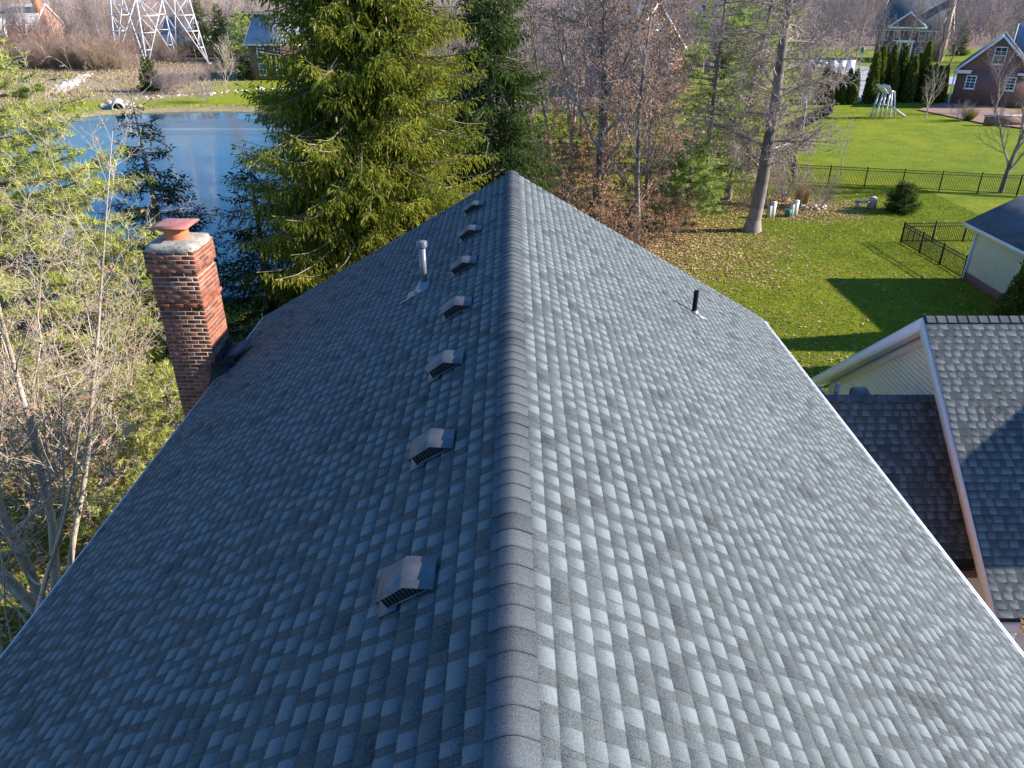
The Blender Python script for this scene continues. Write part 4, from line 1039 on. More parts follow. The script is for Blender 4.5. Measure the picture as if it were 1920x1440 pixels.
# ------------------------------------------------------------------ bare trees, near
S, tp = bare_tree(31, 11.0, .13, P_(taper=[.06, .15, .25, .3, .4], nseg=[10, 8, 6, 5, 3], kids=[17, 9, 6, 4, 0], start=[.22, .15, .1, .1, .1], ang=[.55, .7, .7, .8, .8], up=[.05, .05, .02, .01, 0], lr=[.42, .5, .5, .5, .5], rmin=.0055, wob=[.05, .12, .16, .22, .28]), stems=6, spread=.36)
tree_thing('bare_tree', 'pale multi-stemmed bare tree with a few brown leaves at lower left', (-10.3, 12.4, 0), S, tp, M['bark_pale'], (9, 5, 4, 3, 3), leaves=(2600, .085, M['leaf'], 3), seed=31)
S, tp = bare_tree(32, 10.4, .12, P_(taper=[.06, .15, .25, .3, .4], nseg=[10, 8, 6, 5, 3], kids=[17, 9, 6, 4, 0], start=[.2, .15, .1, .1, .1], ang=[.55, .7, .7, .8, .8], up=[.05, .05, .02, .01, 0], lr=[.42, .5, .5, .5, .5], rmin=.006), stems=4, spread=.42)
tree_thing('bare_tree', 'pale bare tree with slim stems at the left edge of the photo', (-13.6, 13.5, 0), S, tp, M['bark_pale'], (9, 5, 4, 3, 3), leaves=(2200, .09, M['leaf'], 3), seed=32)
S, tp = bare_tree(33, 4.6, .05, P_(nseg=[7, 5, 4, 3], kids=[8, 5, 4, 0], rmin=.005, start=[.3, .2, .1, .1], taper=[.25, .25, .3, .4], wob=[.07, .12, .2, .2], up=[.03, .04, .02, 0]), stems=3, spread=.3)
tree_thing('bare_tree', 'small dark thin sapling in the gap between the pale tree and the roof edge', (-6.9, 12.3, 0), S, tp, M['bark'], (7, 4, 3, 3), seed=33)
S, tp = bare_tree(34, 8.6, .09, P_(taper=[.06, .15, .25, .3, .4], nseg=[9, 7, 5, 4, 3], kids=[11, 7, 5, 4, 0], rmin=.0055, ang=[.6, .7, .7, .8, .8]), stems=4, spread=.4)
tree_thing('bare_tree', 'bare grey tree close to the lower left corner beside the gutter', (-8.6, 8.2, 0), S, tp, M['bark_pale'], (8, 5, 4, 3, 3), leaves=(900, .08, M['leaf'], 3), seed=34)
S, tp = bare_tree(35, 6.8, .08, P_(taper=[.06, .15, .25, .3, .4], nseg=[10, 8, 6, 5, 3], kids=[20, 10, 7, 5, 0], start=[.16, .15, .1, .1, .1], ang=[.6, .7, .7, .8, .8], lr=[.44, .5, .5, .5, .5], rmin=.0055), stems=4, spread=.34)
tree_thing('bare_tree', 'fine twigged tan bare tree between the chimney and the pale multi-stemmed tree', (-10.4, 15.2, 0), S, tp, M['bark_tan'], (8, 5, 4, 3, 3), leaves=(2600, .08, M['leaf'], 3), seed=35, twig=M['bark_pale'])
# large trees behind the ridge, right
S, tp = bare_tree(41, 19, .33, P_(nseg=[10, 8, 6, 5, 3], kids=[17, 9, 6, 4, 0], start=[.14, .15, .1, .1, .1], ang=[.62, .6, .7, .8, .8], up=[.02, .07, .03, .01, 0], lr=[.55, .5, .45, .5, .5], rmin=.014, wob=[.035, .07, .12, .2, .25]))
tree_thing('bare_tree', 'big bare tree with many rising limbs behind the ridge tip at right', (5.7, 50, 0), S, tp, M['bark'], (12, 6, 4, 3, 3), leaves=(5000, .13, M['leaf'], 3), seed=41, twig=M['bark_mauve'])
S, tp = bare_tree(42, 15, .16, P_(nseg=[10, 7, 6, 4, 3], kids=[17, 8, 6, 4, 0], start=[.16, .12, .1, .1, .1], ang=[.85, .6, .7, .8, .8], up=[.02, .06, .02, .01, 0], lr=[.42, .5, .5, .5, .5], rmin=.013))
tree_thing('beech_tree', 'slender tree still holding copper brown leaves right of the ridge', (7.0, 40.8, 0), S, tp, M['bark'], (10, 5, 4, 3, 3), leaves=(8500, .12, M['leaf'], 2), seed=42, twig=M['bark_mauve'])
S, tp = bare_tree(43, 14, .14, P_(nseg=[9, 7, 6, 4, 3], kids=[15, 8, 6, 4, 0], start=[.12, .12, .1, .1, .1], ang=[.8, .6, .7, .8, .8], up=[.02, .06, .02, .01, 0], lr=[.42, .5, .5, .5, .5], rmin=.014))
tree_thing('beech_tree', 'copper-leaved tree with thin limbs between the soft green pine and the big bare tree', (9.6, 54, 0), S, tp, M['bark'], (9, 5, 4, 3, 3), leaves=(8000, .13, M['leaf'], 2), seed=43, twig=M['bark_mauve'])
S, tp = bare_tree(44, 4.4, .05, P_(nseg=[7, 6, 5, 4], kids=[14, 8, 5, 0], start=[.05, .1, .1, .1], ang=[.8, .7, .7, .8], taper=[.25, .25, .3, .4], wob=[.08, .12, .2, .2], up=[.03, .04, .02, 0], lr=[.5, .5, .5, .5], rmin=.007), stems=5, spread=.6)
beech_shrub = tree_thing('beech_shrub', 'low brown-leaved thicket beside the right roof slope', (4.6, 39.4, 0), S, tp, M['bark'], (7, 4, 3, 3), leaves=(9000, .10, M['leaf'], 1), seed=44)
dup(beech_shrub, (6.2, 37.6, 0), 2.0, .8, 'lower brown-leaved shrub nearest the right roof slope')
dup(beech_shrub, (2.9, 42.5, 0), 4.0, 1.0, 'brown-leaved shrub tucked beside the darker spruce')
for q, (xs, ys, ss, wd) in enumerate(((.6, 47, 1.1, 'behind the ridge tip'), (3.4, 52, 1.15, 'left of the big bare trunk'), (8.0, 47.5, 1.0, 'right of the big bare trunk'), (-2.5, 50, 1.2, 'behind the darker spruce'), (6.6, 57, 1.3, 'in the second row behind the big bare tree'), (1.2, 58, 1.3, 'in the last row left of the big bare tree'), (9.4, 42.5, .7, 'low between the slender copper tree and the soft pine'))):
    dup(beech_shrub, (xs, ys, 0), q * 1.1, ss, 'brown-leaved understorey shrub ' + wd)
# the two straight trunks with drooping limbs
S, tp = bare_tree(45, 19, .40, P_(nseg=[12, 8, 6, 5, 3], kids=[44, 11, 7, 4, 0], start=[.17, .15, .1, .1, .1], ang=[1.25, .6, .7, .8, .8], up=[.01, -.02, -.03, -.03, 0], lr=[.26, .5, .5, .5, .5], fall=[.2, .4, .4, .3, .3], rmin=.015, wob=[.03, .10, .14, .2, .25], rr=[.26, .5, .5, .6, .6]), lean=(.03, 0))
S.append(((14.32 - 14.35, -.02, -.2), (0, 0, .7), .62, .41, 0))
tree_thing('pin_oak', 'tall bare tree with a thick straight trunk and drooping limbs at the lawn edge', (14.35, 43.8, 0), S, tp, M['bark'], (12, 6, 4, 3, 3), seed=45, twig=M['bark_mauve'])
S, tp = bare_tree(46, 17, .27, P_(nseg=[10, 7, 6, 4, 3], kids=[34, 10, 6, 4, 0], start=[.2, .15, .1, .1, .1], ang=[1.2, .6, .7, .8, .8], up=[.01, -.02, -.02, -.02, 0], lr=[.26, .5, .5, .5, .5], fall=[.2, .4, .4, .3, .3], rmin=.016, rr=[.26, .5, .5, .6, .6]), lean=(.02, 0))
tree_thing('pin_oak', 'second bare straight trunk behind and left of the thick one', (14.9, 51.6, 0), S, tp, M['bark'], (10, 5, 4, 3, 3), seed=46, twig=M['bark_mauve'])
# lawn trees
LT = P_(nseg=[6, 7, 6, 4], kids=[11, 10, 7, 0], start=[.22, .2, .1, .1], ang=[.5, .5, .6, .6], taper=[.3, .25, .3, .4], wob=[.05, .08, .14, .2], up=[.02, .06, .04, 0], lr=[.72, .5, .45, .5], fall=[.3, .4, .4, .3], rr=[.6, .5, .5, .6], rmin=.017)
S, tp = bare_tree(51, 6.6, .17, LT); tree_thing('bare_tree', 'vase-shaped bare lawn tree standing by the long fence at the right edge', (34.9, 53.6, 0), S, tp, M['bark'], (9, 5, 3, 3), seed=51, twig=M['bark_mauve'])
S, tp = bare_tree(52, 4.6, .085, LT); tree_thing('bare_tree', 'small bare tree in front of the dark arborvitae hedge', (47.4, 90, 0), S, tp, M['bark_pale'], (8, 4, 3, 3), seed=52)
S, tp = bare_tree(53, 4.4, .05, P_(nseg=[7, 5, 4, 3], kids=[16, 6, 4, 0], start=[.25, .2, .1, .1], ang=[.6, .5, .6, .6], taper=[.2, .25, .3, .4], lr=[.32, .5, .45, .5], rmin=.010))
tree_thing('bare_tree', 'thin young bare tree just behind the long fence', (25.8, 59.5, 0), S, tp, M['bark_pale'], (7, 4, 3, 3), seed=53)
S, tp = bare_tree(54, 6.2, .11, LT); tree_thing('bare_tree', 'bare ornamental tree against the right brick gable', (57.0, 93.0, 0), S, tp, M['bark_mauve'], (8, 4, 3, 3), seed=54)
S, tp = bare_tree(55, 12, .2, LT); tree_thing('bare_tree', 'large bare street tree in front of the middle brick house', (62, 118, 0), S, tp, M['bark'], (8, 5, 3, 3), seed=55, twig=M['bark_mauve'])
S, tp = bare_tree(57, 3.9, .03, P_(nseg=[7, 5, 4, 3], kids=[11, 6, 4, 0], start=[.3, .15, .1, .1], ang=[.6, .6, .6, .7], taper=[.25, .25, .3, .4], rmin=.003, lr=[.4, .5, .5, .5]), stems=2, spread=.2)
tree_thing('small_ornamental_tree', 'thin reddish tipped small tree beside the garage gutter at lower right', (8.9, 8.15, 0), S, tp, M['bark_red'], (6, 4, 3, 3), leaves=(1500, .045, M['leaf'], 2), seed=57)
# shrubs
SH = P_(nseg=[6, 5, 4, 3], kids=[9, 6, 5, 0], start=[.15, .15, .1, .1], ang=[.5, .55, .6, .6], taper=[.3, .3, .3, .4], wob=[.08, .12, .18, .2], up=[.02, .03, .02, 0], lr=[.5, .5, .5, .5], rmin=.007, ref=[1, 1, .5, .3])
S, tp = bare_tree(61, 2.7, .035, SH, stems=9, spread=.5); shrub = tree_thing('bare_shrub', 'rounded grey leafless shrub left of the bench', (20.3, 49, 0), S, tp, M['bark_mauve'], (5, 4, 3, 3), seed=61)
dup(shrub, (17.0, 49.6, 0), 1.3, 1.2, 'tangled bare shrub behind the left white utility box')
dup(shrub, (18.6, 51.0, 0), 2.6, 1.15, 'tangled bare shrub behind the two utility boxes')
dup(shrub, (15.9, 50.4, 0), 4.6, 1.05, 'bare shrub between the thick trunk and the utility boxes')
dup(shrub, (*ground_at(1800, 228), 0), 4.1, .9, 'bare shrub beside the patio of the right brick house')
S, tp = bare_tree(62, 3.0, .03, SH, stems=11, spread=.75); thick = tree_thing('bare_thicket_shrub', 'bare shrub cluster on the far bank of the pond', (-40.2, 104, 0), S, tp, M['bark_mauve'], (4, 3, 3, 3), seed=62)
S, tp = bare_tree(63, 3.4, .03, SH, stems=11, spread=.7); thick2 = tree_thing('tan_thicket_shrub', 'tan leafless shrub in the meadow beyond the pond', (-72, 150, 0), S, tp, M['bark_tan'], (4, 3, 3, 3), seed=63)
S, tp = bare_tree(64, 3.4, .03, SH, stems=11, spread=.7); thick3 = tree_thing('reddish_thicket_shrub', 'reddish leafless shrub left of the pylon', (-98, 152, 0), S, tp, M['bark_red'], (4, 3, 3, 3), seed=64)

def clump(name, label, loc, h, rad, n, mat, seed, group=None, cat='grass clump'):
    r = np.random.RandomState(seed); a = r.uniform(0, 6.283, n); q = r.rand(n) ** .7
    base = np.c_[np.cos(a) * rad * .3 * q, np.sin(a) * rad * .3 * q, np.zeros(n)]; tip = np.c_[np.cos(a) * rad * q, np.sin(a) * rad * q, h * r.uniform(.6, 1.05, n)]
    x = r.normal(size=(n, 3)); x /= np.linalg.norm(x, axis=1)[:, None]
    V = np.stack([base - x * .012, base + x * .012, tip], 1) + np.array(loc); b = MB(); b.add(V.reshape(-1, 3), t=np.arange(3 * n).reshape(n, 3), tint=np.repeat(r.rand(n), 3))
    return single(name, b, mat, label, cat, loc, group=group)
clump('ornamental_grass', 'tan ornamental grass clump between the utility boxes', (18.9, 49.2, 0), 1.9, .5, 500, M['drygrass'], 1)
clump('ornamental_grass', 'tan ornamental grass clump right of the utility boxes', (19.6, 49.9, 0), 1.6, .4, 400, M['drygrass'], 2)
clump('round_shrub', 'round olive shrub beside the patio near the brick gable', (*ground_at(1815, 226), 0), 1.5, 1.2, 1500, M['shrub_olive'], 3, cat='shrub')

# arborvitae
def arbor_mb(h, r0, n, seed, wid=.07, ln=.28):
    r = np.random.RandomState(seed); z = r.rand(n) ** .85 * h; rel = z / h
    prof = r0 * np.clip(1 - rel, 0, 1) ** .55 * (.75 + .25 * np.minimum(1, rel * 6))
    a = r.uniform(0, 6.283, n); prof = prof * (1 + .12 * np.sin(a * 5 + z * 2.0) + .08 * np.sin(a * 9 - z * 5)) * r.uniform(.72, 1.05, n)
    P = np.c_[np.cos(a) * prof, np.sin(a) * prof, z]; d = np.c_[np.cos(a) * .45, np.sin(a) * .45, np.full(n, 1.0)] + r.normal(size=(n, 3)) * .25; d /= np.linalg.norm(d, axis=1)[:, None]
    x = np.cross(d, r.normal(size=(n, 3))); x /= np.linalg.norm(x, axis=1)[:, None]; L = ln * r.uniform(.6, 1.2, (n, 1))
    V = np.stack([P, P + d * L * .5 + x * wid, P + d * L, P + d * L * .5 - x * wid], 1); b = MB()
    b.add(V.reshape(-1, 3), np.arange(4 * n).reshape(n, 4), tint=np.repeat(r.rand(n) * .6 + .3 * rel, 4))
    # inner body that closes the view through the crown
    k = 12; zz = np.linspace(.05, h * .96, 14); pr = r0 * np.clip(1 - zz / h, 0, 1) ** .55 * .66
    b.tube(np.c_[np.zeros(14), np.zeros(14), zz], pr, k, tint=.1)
    return b
def arbor(label, loc, mb, group=None, sc=1.0):
    t = thing('arborvitae', label, 'tree', loc, group)
    me_ = mb.mesh('crown', M['arbor']); o = bpy.data.objects.new('crown', me_); COL.objects.link(o); o.parent = t
    b = MB(); b.tube([np.array(loc) + (0, 0, -.1), np.array(loc) + (0, 0, 1.0)], [.12, .08], 8); part('trunk', b, M['bark'], t)
    return t
arbor('big dark green arborvitae in front of the cream outbuilding at the right edge', (20.8, 27.8, 0), arbor_mb(4.75, 1.3, 16000, 71, .035, .16))
for (xa, ya, lb) in ((23.4, 27.8, 'unseen tall arborvitae added right of the big dark green one for its lawn shadow'), (22.6, 24.9, 'unseen tall arborvitae added in front of the pair to shade the lawn')):  # out of view, both added only to cast shadow bands on the lawn
    arbor(lb, (xa, ya, 0), arbor_mb(6.6 if ya > 26 else 7.6, 1.4, 9000, int(xa * 10), .045, .2))
a1 = arbor('', (46.3, 103, 0), arbor_mb(6.0, .85, 3500, 72, .09, .35)); a2 = arbor('', (47.6, 104.5, 0), arbor_mb(6.6, .9, 3500, 73, .09, .35))
GRP = 'arborvitae hedge before the middle brick house'
for o in (a1, a2): o['label'] = 'tall dark arborvitae in the hedge before the middle brick house'; o['group'] = GRP
rh = random.Random(9)
for k in range(12):
    px = 1648 + k * 10.2; x, y = ground_at(px, 186 + (k % 3) * 3); s = rh.uniform(.75, 1.05) * (1 if k < 9 else .8)
    dup(rh.choice((a1, a2)), (x, y, 0), rh.uniform(0, 6), (s, s, s * rh.uniform(.9, 1.08)), 'tall dark arborvitae in the hedge before the middle brick house', GRP)
for k in range(7):
    px = 1530 + k * 11; x, y = ground_at(px, 196 - (k % 2) * 8); s = rh.uniform(.5, .75)
    dup(rh.choice((a1, a2)), (x, y, 0), rh.uniform(0, 6), (s * 1.2, s * 1.2, s), 'olive green arborvitae in the shorter row left of the playset', 'short arborvitae row left of the playset')

# ------------------------------------------------------------------ small things on the lawn
def ubox(label, px, py):
    x, y = ground_at(px, py); t = thing('utility_box', label, 'utility box', (x, y, 0))
    b = MB(); b.box((x - .12, y - .12, 0), (x + .14, y + .12, .95)); part('post', b, M['white_plastic'], t)
    b = MB(); b.box((x - .34, y - .16, 0), (x - .125, y + .12, .78)); part('cabinet', b, M['concrete'], t)
    b = MB(); b.box((x - .14, y - .14, .95), (x + .16, y + .14, 1.0)); part('lid', b, M['white_plastic'], t)
ubox('white utility box beside the thick trunk', 1447, 408); ubox('white utility box right of the green pot', 1489, 405)
x, y = ground_at(1476, 407); t = thing('green_pot', 'small green lidded pot between the two utility boxes', 'pot', (x, y, 0))
b = MB(); b.tube([(x, y, 0), (x, y, .3), (x, y, .42)], [.17, .22, .22], 14); part('body', b, M['green_plastic'], t)
b = MB(); b.tube([(x, y, .425), (x, y, .47), (x, y, .50)], [.24, .23, .1], 14); part('lid', b, M['green_plastic'], t)
x, y = ground_at(1612, 391); t = thing('garden_bench', 'low bench with a pale green plank between two stumps', 'bench', (x, y, 0))
b = MB(); b.box((x - .28, y - .2, 0), (x - .08, y + .2, .42)); part('support', b, M['stone'], t)
b = MB(); b.hexa([(x + .55, y - .25, 0), (x + .95, y - .25, 0), (x + .95, y + .25, 0), (x + .55, y + .25, 0), (x + .6, y - .22, .72), (x + .93, y - .22, .76), (x + .93, y + .22, .76), (x + .6, y + .22, .72)]); part('support', b, M['stone'], t, label='taller stone block end of the bench')
b = MB(); b.box((x - .32, y - .22, .42), (x + .58, y + .22, .49)); part('seat', b, M['pipe'], t)
# rocks of the bed
def rock_mb(b, c, s, r):
    n1, n2 = 7, 4; V = []
    for i in range(1, n2):
        for k in range(n1):
            a = k / n1 * 6.283; p = i / n2 * math.pi; q = s * r.uniform(.75, 1.1); V.append((c[0] + math.cos(a) * math.sin(p) * q, c[1] + math.sin(a) * math.sin(p) * q, c[2] + math.cos(p) * q * .6))
    V += [(c[0], c[1], c[2] + s * .6), (c[0], c[1], c[2] - s * .6)]
    Q = [(i * n1 + k, (i + 1) * n1 + k, (i + 1) * n1 + (k + 1) % n1, i * n1 + (k + 1) % n1) for i in range(n2 - 2) for k in range(n1)]
    T = [(len(V) - 2, k, (k + 1) % n1) for k in range(n1)] + [(len(V) - 1, (n2 - 2) * n1 + (k + 1) % n1, (n2 - 2) * n1 + k) for k in range(n1)]
    b.add(V, Q, T, tint=r.random())
rr = random.Random(8); b = MB()
for k in range(26):
    x, y = ground_at(1498 + rr.uniform(0, 48), 392 + rr.uniform(-6, 3)); rock_mb(b, (x, y, .05), rr.uniform(.12, .26), rr)
o = part('bed_stones', b, M['stone'], None, False, 'stuff'); 
# playset
x, y = ground_at(1652, 221); t = thing('playset', 'white wooden playset with a roof panel and slide on the far lawn', 'playset', (x, y, 0))
def P3(dx, dy, z): return (x + dx, y + dy, z)
for sx, sy in ((-.75, -.6), (.1, -.6), (-.75, .6), (.1, .6)):
    b = MB(); b.bar(P3(sx * 1.3, sy, 0), P3(sx * .9 + .1, sy * .8, 2.7), .16); part('leg', b, M['white_plastic'], t)
b = MB(); b.obox(P3(-.2, 0, 1.4), (.62, 0, 0), (0, .62, 0), (0, 0, .05)); part('deck', b, M['wood'], t)
b = MB(); b.obox(P3(-.55, 0, 3.1), (.42, 0, -.42), (0, .85, 0), (.03, 0, .03)); part('roof_panel', b, M['white_plastic'], t)
b = MB(); b.obox(P3(.05, 0, 3.15), (.3, 0, -.42), (0, .85, 0), (.03, 0, -.02)); part('roof_panel', b, M['white_plastic'], t)
b = MB(); b.bar(P3(.35, -.25, 1.4), P3(2.5, -.25, .12), .5, .05); 
for sy in (-.5, 0): b.bar(P3(.35, sy, 1.5), P3(2.5, sy, .22), .05, .18)
part('slide', b, M['galv'], t)
for sy in (-.6, .6):
    b = MB(); b.bar(P3(1.3, sy, 0), P3(.75, sy * .5, 2.9), .13); part('swing_leg', b, M['white_plastic'], t)
b = MB(); b.bar(P3(.0, 0, 2.85), P3(.8, 0, 2.85), .13); part('beam', b, M['white_plastic'], t)
for k in range(5):
    b = MB(); b.bar(P3(-.85, -.3, .25 + k * .25), P3(-.85, .3, .25 + k * .25), .06); part('rung', b, M['wood'], t)
# culvert, rocks and dry stream bed
x, y = ground_at(226, 204); t = thing('culvert_pipe', 'concrete culvert pipe opening on the far pond bank', 'pipe', (x, y, 0))
a = np.arange(20) / 20 * 6.283
b = MB()
d = np.array((.45, -1, 0)); d = d / np.linalg.norm(d); sx_ = np.array((-d[1], d[0], 0)) * -1
def ring(c, r_): return np.array([np.array(c) + sx_ * math.cos(q) * r_ + np.array((0, 0, 1)) * math.sin(q) * r_ for q in a])
c1 = np.array((x, y - .6, .12)); c2 = c1 - d * 3.5 + np.array((0, 0, .15))
V = np.vstack([ring(c1, .72), ring(c2, .72), ring(c1, .56), ring(c2, .56)])
q = [(k, (k + 1) % 20, (k + 1) % 20 + 20, k + 20) for k in range(20)] + [(k + 40, k + 60, (k + 1) % 20 + 60, (k + 1) % 20 + 40) for k in range(20)] + [(k, k + 40, (k + 1) % 20 + 40, (k + 1) % 20) for k in range(20)]
b.add(V, q); part('barrel', b, M['concrete'], t, True)
b = MB(); b.add(ring(c2 + d * .9, .56), t=[(0, k, k + 1) for k in range(1, 19)]); part('throat_shade_disc', b, M['vent_dark'], t)  # black disc stands in for the shade inside the open barrel
b = MB()
for k in range(110):
    px, py = 222 + rr.gauss(0, 17), 201 + rr.gauss(-1, 4.0)
    gx, gy = ground_at(px, min(py, 205)); rock_mb(b, (gx, gy, -.05 if gy > 99 else -.2), rr.uniform(.15, .5), rr)
part('bank_rocks', b, M['stone'], None, False, 'stuff')
b = MB()
for k in range(900):
    f = rr.random(); px = 105 + f * 60 + rr.gauss(0, 3.5 + 3 * (1 - f)); py = 172 - f * 32 + rr.gauss(0, 2.2)
    gx, gy = ground_at(px, py); rock_mb(b, (gx, gy, .02), rr.uniform(.15, .42), rr)
for k in range(60):
    gx, gy = ground_at(330 + rr.uniform(0, 90), 186 - rr.uniform(0, 30)); gx = -52 + rr.uniform(0, 22); gy = 106 + (gx + 52) * .9 + rr.gauss(0, 1.4); rock_mb(b, (gx, gy, .02), rr.uniform(.12, .35), rr)
M['stone_pale'] = simple_mat('bleached_stone', (0.60, 0.55, 0.48), 0.85, nscale=2, nvar=0.2)
part('stream_stones', b, M['stone_pale'], None, False, 'stuff')

# ------------------------------------------------------------------ pylon
tc = Vector((-71.6, 166, 0)); t = thing('steel_pylon', 'galvanised steel lattice pylon on four splayed legs beyond the pond', 'pylon', tuple(tc))
Rb, th = 9.2, R(-17.8 + 23.2); Ht = 40.0
def corner(k, z):
    rad = Rb * (1 - z / Ht * .62) if z < 30 else Rb * (1 - 30 / Ht * .62); a = th + math.pi + k * math.pi / 2
    return np.array((tc.x + rad * math.cos(a), tc.y + rad * math.sin(a), z))
Zs = [0, 3.1, 6.1, 9.0, 12.2]
for k in range(4):
    b = MB(); b.bar(corner(k, -.2), corner(k, 12.2), .22, .22); b.bar(corner(k, 12.2), corner(k, 30), .3, .3); part('leg', b, M['galv'], t)
    b = MB(); c = corner(k, 0); b.box((c[0] - .5, c[1] - .5, -.2), (c[0] + .5, c[1] + .5, .25)); part('footing', b, M['concrete'], t)
for k in range(4):
    A, B_ = k, (k + 1) % 4; mid = (corner(A, 12.2) + corner(B_, 12.2)) / 2
    b = MB(); b.bar(corner(A, 12.2), corner(B_, 12.2), .2, .26); part('tie_beam', b, M['galv'], t)
    for c in (A, B_):
        foot = corner(c, .1); b = MB(); b.bar(foot, mid, .15, .15)
        for j in range(1, 4):
            f = Zs[j] / 12.2; on = foot + (mid - foot) * f; b.bar(corner(c, Zs[j]), on, .12, .14)
            f2 = Zs[j - 1] / 12.2; b.bar(corner(c, Zs[j]), foot + (mid - foot) * f2, .10, .10)
        b.bar(corner(c, 12.2), foot + (mid - foot) * (9 / 12.2), .10, .10)
        part('brace', b, M['galv'], t)
    for z in (16, 20.5, 25, 30):
        zp = {16: 12.2, 20.5: 16, 25: 20.5, 30: 25}[z]; b = MB(); b.bar(corner(A, z), corner(B_, z), .16); b.bar(corner(A, zp), corner(B_, z), .12); b.bar(corner(B_, zp), corner(A, z), .12); part('brace', b, M['galv'], t)

# ------------------------------------------------------------------ houses further off
def window(parent, c, ux, w, h, out, cols=2, rows=4, mat=None, name='window'):
    """c centre on the wall, ux unit along the wall, out unit outward"""
    c, ux, out = np.array(c, float), np.array(ux, float), np.array(out, float); uz = np.array((0, 0, 1.0)); fw = .12
    b = MB()
    for s in (-1, 1):
        b.obox(c + ux * s * (w / 2) + out * .04, ux * fw / 2, uz * (h / 2 + fw / 2), out * .05); b.obox(c + uz * s * (h / 2) + out * .045, ux * (w / 2 - fw / 2), uz * fw / 2, out * .05)
    b.obox(c - uz * (h / 2 + fw * .8) + out * .07, ux * (w / 2 + fw), uz * .04, out * .07)
    for k in range(1, cols): b.obox(c + ux * (k / cols - .5) * w + out * .035, ux * .022, uz * (h / 2 - fw / 2), out * .015)
    for k in range(1, rows): b.obox(c + uz * (k / rows - .5) * h + out * .038, ux * (w / 2 - fw / 2), uz * (.022 if k != rows // 2 else .04), out * .015)
    f = part(name, b, M['white'], parent)
    b = MB(); b.obox(c + out * .012, ux * w / 2, uz * h / 2, out * .006); part('pane', b, M['glass'], f)
    return f
def gable_house(name, label, x0, x1, y0, y1, eave, ridge, axis_, wall, roof, over=.4, cat='house'):
    """axis_: 'x' ridge along x, 'y' ridge along y"""
    t = thing(name, label, cat, (x0, y0, 0)); b = MB(); b.box((x0, y0, -.2), (x1, y1, eave))
    mx, my = (x0 + x1) / 2, (y0 + y1) / 2
    if axis_ == 'y':
        for yy, f in ((y0, 0), (y1, 1)): b.add([(x0, yy, eave), (x1, yy, eave), (mx, yy, ridge)], t=[(0, 1, 2) if not f else (0, 2, 1)])
    else:
        for xx, f in ((x0, 0), (x1, 1)): b.add([(xx, y0, eave), (xx, y1, eave), (xx, my, ridge)], t=[(0, 2, 1) if not f else (0, 1, 2)])
    part('wall', b, wall, t); b = MB(); trims = []; guts = []
    for s in (-1, 1):
        if axis_ == 'y':
            hw = (x1 - x0) / 2; sl = (ridge - eave) / hw; A = np.array((mx, y0 - over, ridge + .06)); Bp = np.array((mx + s * (hw + over), y0 - over, eave + .06 - sl * over)); L = np.array((0, y1 - y0 + 2 * over, 0))
            P = [A, Bp, Bp + L, A + L]
            for yy in (y0 - over - .03, y1 + over + .03): tr = MB(); trims.append(tr); tr.obox(((A[0] + Bp[0]) / 2, yy, (A[2] + Bp[2]) / 2 - .04), ((Bp[0] - A[0]) / 2, 0, (Bp[2] - A[2]) / 2), (0, .03, 0), (0, 0, .17))
            g = MB(); guts.append(g); g.box((Bp[0] - .06, y0 - over, Bp[2] - .12), (Bp[0] + .08, y1 + over, Bp[2] + .04))
        else:
            hw = (y1 - y0) / 2; sl = (ridge - eave) / hw; A = np.array((x0 - over, my, ridge + .06)); Bp = np.array((x0 - over, my + s * (hw + over), eave + .06 - sl * over)); L = np.array((x1 - x0 + 2 * over, 0, 0))
            P = [A, Bp, Bp + L, A + L]
            for xx in (x0 - over - .03, x1 + over + .03): tr = MB(); trims.append(tr); tr.obox((xx, (A[1] + Bp[1]) / 2, (A[2] + Bp[2]) / 2 - .04), (0, (Bp[1] - A[1]) / 2, (Bp[2] - A[2]) / 2), (.03, 0, 0), (0, 0, .17))
            g = MB(); guts.append(g); g.box((x0 - over, Bp[1] - .06, Bp[2] - .12), (x1 + over, Bp[1] + .08, Bp[2] + .04))
        P2 = [p + np.array((0, 0, .14)) for p in P]; b.hexa(P + P2)
    part('roof', b, roof, t)
    for tr in trims: part('rake_trim', tr, M['white'], t)
    for g in guts: part('gutter', g, M['white'], t)
    return t
# right brick gable house (its gable is turned towards the photographer)
def turn(t, deg): t.rotation_euler = (0, 0, R(deg))
h1 = gable_house('brick_gable_house', 'red brick gabled house with white trim beyond the lawn at the right edge', 56.6, 64.6, 102.4, 114, 4.3, 8.1, 'y', M['wall_brick_dark'], M['roof_far'])
window(h1, (60.7, 102.4, 5.9), (1, 0, 0), 1.25, 1.9, (0, -1, 0)); window(h1, (58.3, 102.4, 2.75), (1, 0, 0), 1.05, 1.45, (0, -1, 0)); window(h1, (62.6, 102.4, 2.75), (1, 0, 0), 1.05, 1.45, (0, -1, 0))
b = MB(); b.box((56.15, 101.95, 3.75), (58.1, 102.4, 4.05)); b.box((56.15, 101.9, 4.05), (58.2, 102.4, 4.15)); part('cornice_return', b, M['white'], h1)
b = MB(); b.box((63.1, 101.95, 3.75), (65.05, 102.4, 4.05)); part('cornice_return', b, M['white'], h1)
b = MB(); b.tube([(56.35, 102.2, 3.9), (56.4, 102.3, .2)], .10, 8); part('downspout', b, M['white'], h1)
turn(h1, -31)
h1b = gable_house('brick_rear_house', 'pale roofed taller block right behind the red brick gable', 66, 80, 107, 115, 5.0, 9.0, 'x', M['wall_brick_dark'], M['roof_far_light'])
turn(h1b, -31)
px_, py_ = ground_at(1846, 236)
t = thing('patio_wall', 'low brick patio wall with a pale cap before the brick gable house', 'wall', (px_, py_, 0))
